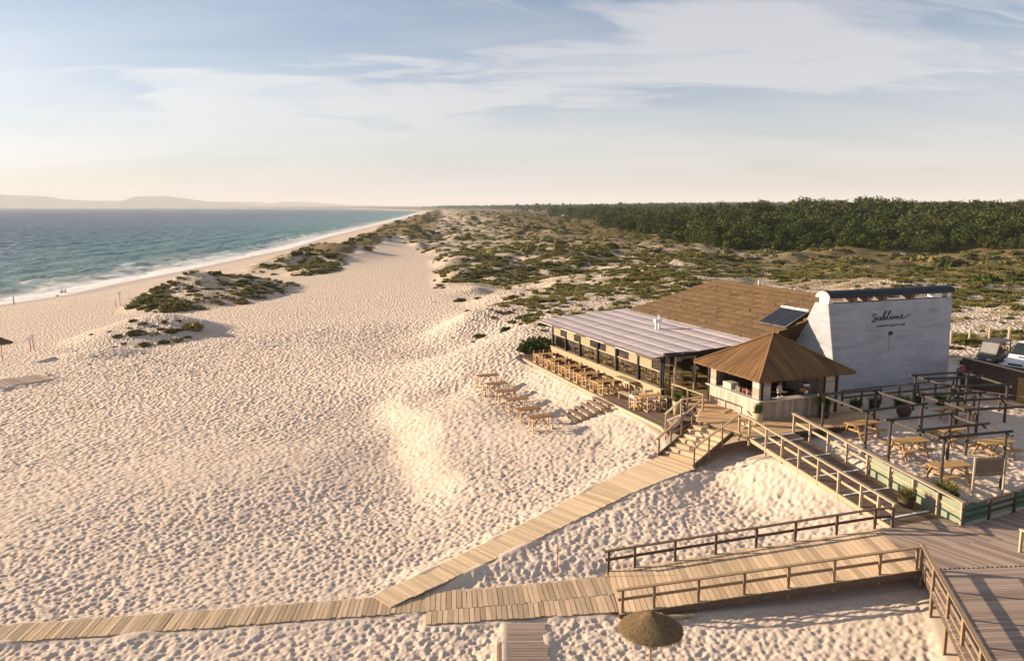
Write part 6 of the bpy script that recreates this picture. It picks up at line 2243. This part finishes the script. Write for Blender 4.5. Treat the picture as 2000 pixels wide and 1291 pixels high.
# ---------------------------------------------------------------- on and behind the bar
M['bottle'] = plain('bottle glass', (0.03, 0.06, 0.03), 0.15, 0.3, 3.0, rand=0.5)
M['bottle_clear'] = plain('clear bottle', (0.45, 0.42, 0.36), 0.15, 0.2, 3.0, rand=0.3)
bots = [MB().lathe([(0.036, 0), (0.038, 0.17), (0.03, 0.21), (0.013, 0.25), (0.013, 0.31)], 8).mesh('bottle', True) for _ in range(3)]
for me_, mm in zip(bots, (M['bottle'], M['bottle_clear'], M['red'])):
    me_.materials.append(mm)
for k in range(24):
    a, b_ = 0.95 + 0.065 * k + random.uniform(-0.02, 0.02), 0.2 + random.choice((0, 0.09, 0.17)) + random.uniform(-0.015, 0.015)
    o = obj('bottle', bots[random.choice((0, 1, 1, 2))], None, None, (*W(a, b_ - 0.05), 1.09))
    tag(o, 'bottle in the cluster on the sunlit side of the bar counter', 'bottle', 'bottles on the bar counter')
o = thing('counter_box', 'pale wooden box on the sunlit side of the bar counter', 'box', (*W(3.2, 0.45), 1.09), TH)
MB().box((0, 0, 0.16), (0.55, 0.75, 0.32)).build('body', M['clad'], o)
MB().box((0, 0, 0.325), (0.5, 0.7, 0.012)).build('lid', M['counter'], o)
o = thing('juice_machine', 'shiny juice machine on the shaded side of the bar counter', 'machine', (*W(0.5, 3.45), 1.09), TH)
MB().lathe([(0.13, 0), (0.15, 0.04), (0.1, 0.1), (0.1, 0.3), (0.2, 0.36), (0.2, 0.52), (0.14, 0.62), (0.03, 0.66)], 14).build('body', M['steel'], o, smooth=True)
MB().tube([(0.25, 0, 0), (0.27, 0, 0.45), (0.2, 0, 0.55)], 0.03, 8).build('tap', M['steel'], o)
MB().lathe([(0.1, 0.1), (0.16, 0.2), (0.13, 0.3), (0.05, 0.32)], 10, (-0.2, 0.05, 0)).build('fruit_bowl', plain('oranges', (0.6, 0.25, 0.04), 0.5), o)
for k in range(4):
    tag(obj('cup', MB().lathe([(0.03, 0), (0.045, 0.08), (0.04, 0.085)], 10).mesh('cup', True), M['white'], None, (*W(0.15 + 0.05 * (k % 2), 1.25 + 0.11 * k), 1.09)),
        'white cup in the row on the shaded bar counter', 'cup', 'cups on the bar counter')
# ---------------------------------------------------------------- people
def skin_mat(name, col):
    return plain(name, col, 0.55, 0.06, 10.0)


M['skin'] = skin_mat('skin', (0.36, 0.21, 0.14))
M['skin_dark'] = skin_mat('dark skin', (0.10, 0.055, 0.035))
M['shirt_white'] = plain('white cotton', (0.72, 0.71, 0.70), 0.85, 0.08, 12.0)
M['cloth_dark'] = plain('dark cloth', (0.03, 0.03, 0.038), 0.85, 0.2, 12.0)
M['cloth_grey'] = plain('grey cloth', (0.20, 0.19, 0.18), 0.85, 0.15, 12.0)
M['cloth_red'] = plain('red patterned cloth', (0.42, 0.10, 0.12), 0.85, 0.5, 18.0)
M['hair'] = plain('dark hair', (0.025, 0.018, 0.014), 0.7, 0.3, 30.0)


def person(label, loc, rz, J, top, legs, skin, shoes, sleeves=0.5, long_legs=True, hair_len=0.0):
    """J: joints in metres, x right, y forward. One skinned body; hair is a child"""
    pts, rad, reg, edges = [], [], [], []

    def add(p, r_, g, par=None):
        pts.append(Vector(p))
        rad.append(r_)
        reg.append(g)
        if par is not None:
            edges.append((par, len(pts) - 1))
        return len(pts) - 1
    pel = add(J['pelvis'], (0.155, 0.115), 'leg')
    wst = add(Vector(J['pelvis']).lerp(Vector(J['chest']), 0.45), (0.135, 0.10), 'top', pel)
    chs = add(J['chest'], (0.165, 0.115), 'top', wst)
    nk0 = add(Vector(J['chest']).lerp(Vector(J['neck']), 0.75), (0.085, 0.075), 'top', chs)
    nk = add(J['neck'], (0.055, 0.055), 'skin', nk0)
    hd0 = add(Vector(J['neck']).lerp(Vector(J['head']), 0.55), (0.075, 0.085), 'skin', nk)
    hd = add(J['head'], (0.082, 0.10), 'skin', hd0)
    add(Vector(J['head']) + Vector((0, -0.005, 0.075)), (0.065, 0.08), 'hair', hd)
    fwd = Vector(J.get('look', (0, 1, -0.05))).normalized()
    add(Vector(J['head']) + fwd * 0.095 + Vector((0, 0, -0.015)), (0.018, 0.018), 'skin', hd)     # nose
    for s_ in ('L', 'R'):
        sh_ = add(J['sho' + s_], (0.068, 0.066), 'top', chs)
        el = add(J['elb' + s_], (0.043, 0.043), 'top' if sleeves > 0.9 else 'skin', sh_)
        wr = add(J['wri' + s_], (0.030, 0.028), 'skin', el)
        d = (Vector(J['wri' + s_]) - Vector(J['elb' + s_])).normalized()
        pm_ = add(Vector(J['wri' + s_]) + d * 0.06, (0.040, 0.018), 'skin', wr)
        sd = d.cross(Vector((0, 1, 0.2))).normalized()
        for k, ln in zip((-1.5, -0.5, 0.5, 1.5), (0.075, 0.09, 0.085, 0.065)):
            k1 = add(pts[pm_] + d * ln * 0.5 + sd * k * 0.019, (0.010, 0.010), 'skin', pm_)
            add(pts[k1] + d * ln * 0.5 + Vector((0, 0.012, 0)), (0.008, 0.008), 'skin', k1)
        th_ = add(Vector(J['wri' + s_]) + d * 0.03 + sd * 0.05, (0.011, 0.011), 'skin', wr)
        add(pts[th_] + d * 0.04 + sd * 0.012, (0.009, 0.009), 'skin', th_)
        hp = add(J['hip' + s_], (0.095, 0.095), 'leg', pel)
        kn = add(J['kne' + s_], (0.062, 0.062), 'leg' if long_legs else 'leg', hp)
        cf = add(Vector(J['kne' + s_]).lerp(Vector(J['ank' + s_]), 0.35), (0.055, 0.058), 'leg' if long_legs else 'skin', kn)
        ak = add(J['ank' + s_], (0.038, 0.040), 'leg' if long_legs else 'skin', cf)
        ff = Vector(J.get('foot' + s_, (0, 1, 0))).normalized()
        add(Vector(J['ank' + s_]) + ff * 0.16 + Vector((0, 0, -0.05)), (0.040, 0.026), 'shoe', ak)
        add(Vector(J['ank' + s_]) - ff * 0.04 + Vector((0, 0, -0.045)), (0.034, 0.028), 'shoe', ak)
    me_ = bpy.data.meshes.new('person')
    me_.from_pydata([tuple(p) for p in pts], edges, [])
    o = bpy.data.objects.new('person_build', me_)
    COL.objects.link(o)
    md = o.modifiers.new('skin', 'SKIN')
    md.use_smooth_shade = True
    for v_, r_ in zip(me_.skin_vertices[0].data, rad):
        v_.radius = r_
    me_.skin_vertices[0].data[pel].use_root = True
    sb = o.modifiers.new('sub', 'SUBSURF')
    sb.levels = sb.render_levels = 1
    dg_ = bpy.context.evaluated_depsgraph_get()
    bm_ = bpy.data.meshes.new_from_object(o.evaluated_get(dg_))
    bpy.data.objects.remove(o)
    bm_.name = 'person'
    for mm in (skin, top, legs, shoes, M['hair']):
        bm_.materials.append(mm)
    code = {'skin': 0, 'top': 1, 'leg': 2, 'shoe': 3, 'hair': 4}
    for p in bm_.polygons:
        c = p.center
        best, bi = 1e9, 0
        for (i, j) in edges:
            a, b_ = pts[i], pts[j]
            tt = max(0.0, min(1.0, (c - a).dot(b_ - a) / max(1e-9, (b_ - a).length_squared)))
            d = (a.lerp(b_, tt) - c).length
            if d < best:
                best = d
                rg = reg[j]
                if reg[i] == 'top' and reg[j] == 'skin' and tt < sleeves:
                    rg = 'top'
                bi = code[rg]
        if bi == 0 and c.z > pts[hd].z + 0.055 and (c - pts[hd]).dot(fwd) < 0.07:
            bi = 4
        p.material_index = bi
        p.use_smooth = True
    ob = obj('person', bm_, None, None, loc, rz)
    tag(ob, label, 'person')
    # hair
    hb = MB()
    hv = []
    for j in range(5):
        ph = math.pi / 2 * j / 4
        hv.append((0.098 * math.cos(ph), 0.02 + 0.105 * math.sin(ph)))
    hb.lathe([(0.090, -0.06 - hair_len)] + hv, 12, tuple(Vector(J['head']) - fwd * 0.022))
    hb.build('hair', M['hair'], ob, smooth=True)
    return ob


def standing(arm_l=None, arm_r=None, step=0.0, look=(0, 1, -0.05)):
    return dict(pelvis=(0, 0, 0.95), chest=(0, 0.0, 1.30), neck=(0, 0.0, 1.47), head=(0, 0.02, 1.62), look=look,
                shoL=(-0.19, 0, 1.40), shoR=(0.19, 0, 1.40), elbL=(-0.25, -0.02, 1.12), elbR=(0.25, -0.02, 1.12),
                wriL=arm_l or (-0.25, 0.06, 0.88), wriR=arm_r or (0.25, 0.06, 0.88),
                hipL=(-0.09, 0, 0.90), hipR=(0.09, 0, 0.90), kneL=(-0.10, 0.03 + step * 0.6, 0.49), kneR=(0.10, 0.03 - step * 0.4, 0.49),
                ankL=(-0.10, step, 0.08), ankR=(0.10, -step, 0.08))


x, y, z = ground_at(27, 592)
person('person standing alone at the water edge on the left', (x, y, z), R(-60), standing(step=0.05), M['cloth_grey'], M['cloth_dark'], M['skin'], M['skin'], long_legs=False)
sit = dict(pelvis=(0, 0, 0.14), chest=(0, -0.08, 0.50), neck=(0, -0.06, 0.66), head=(0, -0.03, 0.81), shoL=(-0.19, -0.08, 0.60), shoR=(0.19, -0.08, 0.60),
           elbL=(-0.27, 0.10, 0.38), elbR=(0.27, 0.10, 0.38), wriL=(-0.14, 0.33, 0.42), wriR=(0.14, 0.33, 0.42), hipL=(-0.09, 0.04, 0.14), hipR=(0.09, 0.04, 0.14),
           kneL=(-0.12, 0.42, 0.46), kneR=(0.12, 0.42, 0.46), ankL=(-0.11, 0.58, 0.08), ankR=(0.11, 0.58, 0.08))
for (q, lab, tp) in (((121, 571), 'left of two people sitting on the beach near the surf', M['cloth_grey']), ((128, 570), 'right of two people sitting on the beach near the surf in white', M['shirt_white'])):
    x, y, z = ground_at(*q)
    person(lab, (x, y, z), R(70), sit, tp, M['cloth_dark'], M['skin'], M['skin'], long_legs=False, hair_len=0.08)
x, y, z = ground_at(112, 575)
o = obj('beach_bag', dome_mesh('beach_bag', M['cloth_dark'], 20, 0.05, 0.5, 2), None, None, (x, y, z))
o.scale = (0.75, 0.4, 0.6)
tag(o, 'dark bundle lying on the sand beside the two seated people', 'bag')
# walker with backpack at the end of the white wall
ba = person('person in a white shirt with a red backpack by the end of the white wall', (*W(2.35, 17.45), -0.12), TH + R(-8), standing(step=0.10), M['shirt_white'], M['cloth_dark'], M['skin_dark'], M['cloth_dark'])
bp = thing('backpack', 'red patterned backpack worn by the person near the white wall', 'backpack', (*W(2.35, 17.45), -0.12), TH + R(-8))
MB().box((0, -0.19, 1.20), (0.30, 0.15, 0.44)).build('bag', M['cloth_red'], bp, bevel=0.05)
MB().box((0, -0.285, 1.13), (0.22, 0.05, 0.2)).build('pocket', M['cloth_red'], bp, bevel=0.02)
for s_ in (-1, 1):
    MB().tube([(s_ * 0.11, -0.12, 1.05), (s_ * 0.13, -0.13, 1.25), (s_ * 0.12, -0.10, 1.43), (s_ * 0.12, 0.02, 1.49), (s_ * 0.13, 0.12, 1.36)], 0.018, 6).build('strap', M['cloth_dark'], bp)
person('bartender in a white shirt behind the shaded bar counter', (*W(1.35, 2.35), 0.02), TH + R(205), standing((-0.12, 0.30, 1.12), (0.12, 0.32, 1.12), look=(0, 1, -0.4)), M['shirt_white'], M['cloth_dark'], M['skin'], M['cloth_dark'])
person('person in a pale shirt standing in the open doorway of the restaurant', (*W(7.6, 1.0), 0.03), TH + R(150), standing((-0.05, 0.28, 1.15), (0.22, 0.2, 1.1)), M['shirt_white'], M['cloth_dark'], M['skin_dark'], M['cloth_dark'])
# tables and chairs seen through the glazing
for k, a in enumerate((20.9, 17.9, 14.8, 11.6, 9.0)):
    dining_table(a, 0.2, 0.03, '%s dining table inside the glazing from the far end' % ORD[k], 'dining tables behind the glass', 1.4, 0.8)
    for sa, nm in ((1, 'far'), (-1, 'near')):
        chair(a + sa * 0.65, 0.0, 0.03, 0 if sa < 0 else math.pi, 'pale chair on the %s side of the %s table behind the glass' % (nm, ORD[k]), 'pale chairs behind the glass', 'pale')

# ---------------------------------------------------------------- parked vehicles
M['tyre'] = plain('tyre rubber', (0.015, 0.015, 0.016), 0.85, 0.2, 20.0)
M['carpaint'] = plain('white car paint', (0.72, 0.72, 0.72), 0.25, 0.03, 2.0, spec=0.6)
M['carglass'] = plain('dark car glass', (0.02, 0.028, 0.028), 0.06, 0.1, 2.0, spec=0.6)
M['lamp'] = plain('headlamp', (0.55, 0.56, 0.57), 0.1, 0.2, 30.0, spec=0.8)
M['grey_plastic'] = plain('grey plastic', (0.07, 0.07, 0.075), 0.5, 0.2, 6.0)
M['tan_seat'] = plain('tan seat', (0.26, 0.20, 0.14), 0.7, 0.15, 8.0)
M['screen_glare'] = plain('windscreen with painted glare', (0.24, 0.23, 0.22), 0.15, 0.15, 3.0)  # glare on the buggy's dark glass, painted in as a lighter grey


def wheel(par, x, y, r_, w_):
    o = MB().tube([(x, y - w_ / 2, r_), (x, y - w_ / 2 + 0.03, r_), (x, y + w_ / 2 - 0.03, r_), (x, y + w_ / 2, r_)], [r_ * 0.9, r_, r_, r_ * 0.9], 20).build('wheel', M['tyre'], par, smooth=False)
    MB().tube([(x, y - w_ / 2 - 0.006, r_), (x, y + w_ / 2 + 0.006, r_)], r_ * 0.58, 12).build('rim', M['steel'], o)


def loft(secs, name, mat, par, smooth=True):
    """secs: list of rings (same count) along x"""
    n_ = len(secs[0])
    mb_ = MB()
    vs_ = [p for s_ in secs for p in s_]
    fs_ = []
    for i in range(len(secs) - 1):
        for k in range(n_):
            k2 = (k + 1) % n_
            fs_.append((i * n_ + k, i * n_ + k2, (i + 1) * n_ + k2, (i + 1) * n_ + k))
    fs_.append(tuple(range(n_))[::-1])
    fs_.append(tuple((len(secs) - 1) * n_ + k for k in range(n_)))
    mb_._add(vs_, fs_)
    o = mb_.build(name, mat, par, smooth=smooth, bevel=0.02)
    return o


def ring(x, w0, w1, z0, z1_, e=0.08):
    """rounded box section, width w0 at the bottom and w1 at the top"""
    return [(x, -w0 / 2, z0 + e), (x, -w0 / 2 + e, z0), (x, w0 / 2 - e, z0), (x, w0 / 2, z0 + e), (x, w0 / 2, (z0 + z1_) / 2),
            (x, w1 / 2, z1_ - e), (x, w1 / 2 - e, z1_), (x, -w1 / 2 + e, z1_), (x, -w1 / 2, z1_ - e), (x, -w0 / 2, (z0 + z1_) / 2)]


# front of each vehicle is local +x
CARZ = hz(*W(5.5, 25))
U = thing('utility_buggy', 'open black utility buggy with a roof parked beside the white van', 'buggy', (*W(5.9, 24.9), CARZ), TH + R(180) + R(14))
loft([ring(-1.45, 1.35, 1.3, 0.45, 0.80), ring(-0.4, 1.4, 1.35, 0.40, 0.72), ring(0.45, 1.4, 1.3, 0.40, 0.80), ring(0.75, 1.35, 1.2, 0.42, 1.02), ring(1.15, 1.3, 1.1, 0.45, 0.95), ring(1.48, 1.2, 1.0, 0.5, 0.78)], 'body', M['grey_plastic'], U)
MB().box((1.5, 0, 0.55), (0.08, 1.0, 0.14)).build('bumper', M['black'], U)
for sy in (-1, 1):
    MB().box((1.46, sy * 0.42, 0.74), (0.08, 0.26, 0.10), sy * -0.15).build('headlight', M['lamp'], U)
    MB().bar((0.75, sy * 0.62, 1.0), (0.30, sy * 0.58, 1.82), 0.05, 0.05).build('roll_bar', M['black'], U)
    MB().bar((-0.45, sy * 0.62, 0.7), (-0.40, sy * 0.58, 1.82), 0.05, 0.05).build('roll_bar', M['black'], U)
    MB().bar((-1.35, sy * 0.62, 0.8), (-1.25, sy * 0.58, 1.82), 0.05, 0.05).build('roll_bar', M['black'], U)
    for x in (1.05, -1.05):
        wheel(U, x, sy * 0.62, 0.33, 0.25)
    MB().box((0.05, sy * 0.3, 0.92), (0.5, 0.5, 0.16)).build('seat', M['tan_seat'], U, bevel=0.03)
    MB().box((-0.22, sy * 0.3, 1.22), (0.14, 0.48, 0.6)).build('seat_back', M['tan_seat'], U, bevel=0.03)
    MB().box((-1.0, sy * 0.3, 1.18), (0.14, 0.48, 0.55)).build('seat_back', M['tan_seat'], U, bevel=0.03)
MB().box((-0.5, 0, 1.87), (1.75, 1.35, 0.07)).build('roof', M['grey_plastic'], U, bevel=0.03)
MB().bar((0.74, 0, 1.04), (0.34, 0, 1.78), 1.12, 0.02, (1, 0, 0.5)).build('windscreen', M['screen_glare'], U)
MB().box((0.84, 0, 1.0), (0.5, 1.05, 0.04), 0, 0, 0.1).build('bonnet', M['cloth_grey'], U)
VN = thing('van', 'white van with its nose towards the fence at the right edge', 'van', (*W(4.15, 26.3), CARZ), TH + R(180) + R(16))
loft([ring(-2.3, 1.85, 1.6, 0.3, 1.93, 0.12), ring(0.35, 1.88, 1.55, 0.3, 1.95, 0.12), ring(0.9, 1.88, 1.5, 0.3, 1.72, 0.12), ring(1.55, 1.86, 1.5, 0.3, 1.20, 0.1), ring(2.1, 1.80, 1.45, 0.3, 0.98, 0.1), ring(2.38, 1.6, 1.3, 0.34, 0.78, 0.1)], 'body', M['carpaint'], VN)
mb = MB()
mb.quad((1.56, -0.70, 1.235), (1.56, 0.70, 1.235), (0.93, 0.66, 1.745), (0.93, -0.66, 1.745))
mb.quad((0.93, -0.66, 1.745), (0.93, 0.66, 1.745), (0.5, 0.66, 1.915), (0.5, -0.66, 1.915))
mb.build('windscreen', M['carglass'], VN)
for sy in (-1, 1):
    MB().box((2.12, sy * 0.66, 0.80), (0.46, 0.28, 0.24), sy * -0.35, 0, 0.25).build('headlight', M['lamp'], VN, bevel=0.05)
    MB().quad((1.35, sy * 0.90, 1.22), (0.7, sy * 0.86, 1.68), (-0.5, sy * 0.86, 1.70), (-0.5, sy * 0.93, 1.18)).build('side_window', M['carglass'], VN)
    MB().box((1.25, sy * 1.03, 1.22), (0.12, 0.22, 0.26)).build('mirror', M['grey_plastic'], VN, bevel=0.03)
    for x in (1.6, -1.5):
        wheel(VN, x, sy * 0.80, 0.32, 0.22)
MB().box((2.36, 0, 0.64), (0.06, 0.9, 0.12)).build('grille', M['black'], VN)
MB().box((2.34, 0, 0.42), (0.14, 1.5, 0.16)).build('bumper', M['grey_plastic'], VN, bevel=0.03)
MB().box((1.8, 0.2, 1.12), (0.12, 0.5, 0.02), 0, 0, 0.38).build('bonnet_vent', M['black'], VN)
# ---------------------------------------------------------------- sea air: one closed box of thin even haze
hm = bpy.data.materials.new('sea haze')
hm.use_nodes = True
t = NT(hm.node_tree)
pv = t.add('ShaderNodeVolumePrincipled', ins={'Color': (0.93, 0.96, 1.0, 1), 'Density': 0.00007, 'Anisotropy': 0.0})
t.add('ShaderNodeOutputMaterial', ins={'Volume': pv.outputs[0]})
hz_o = MB().bbox((-62000, -62000, -46), (62000, 62000, 330)).build('haze', hm)
tag(hz_o, kind='stuff')
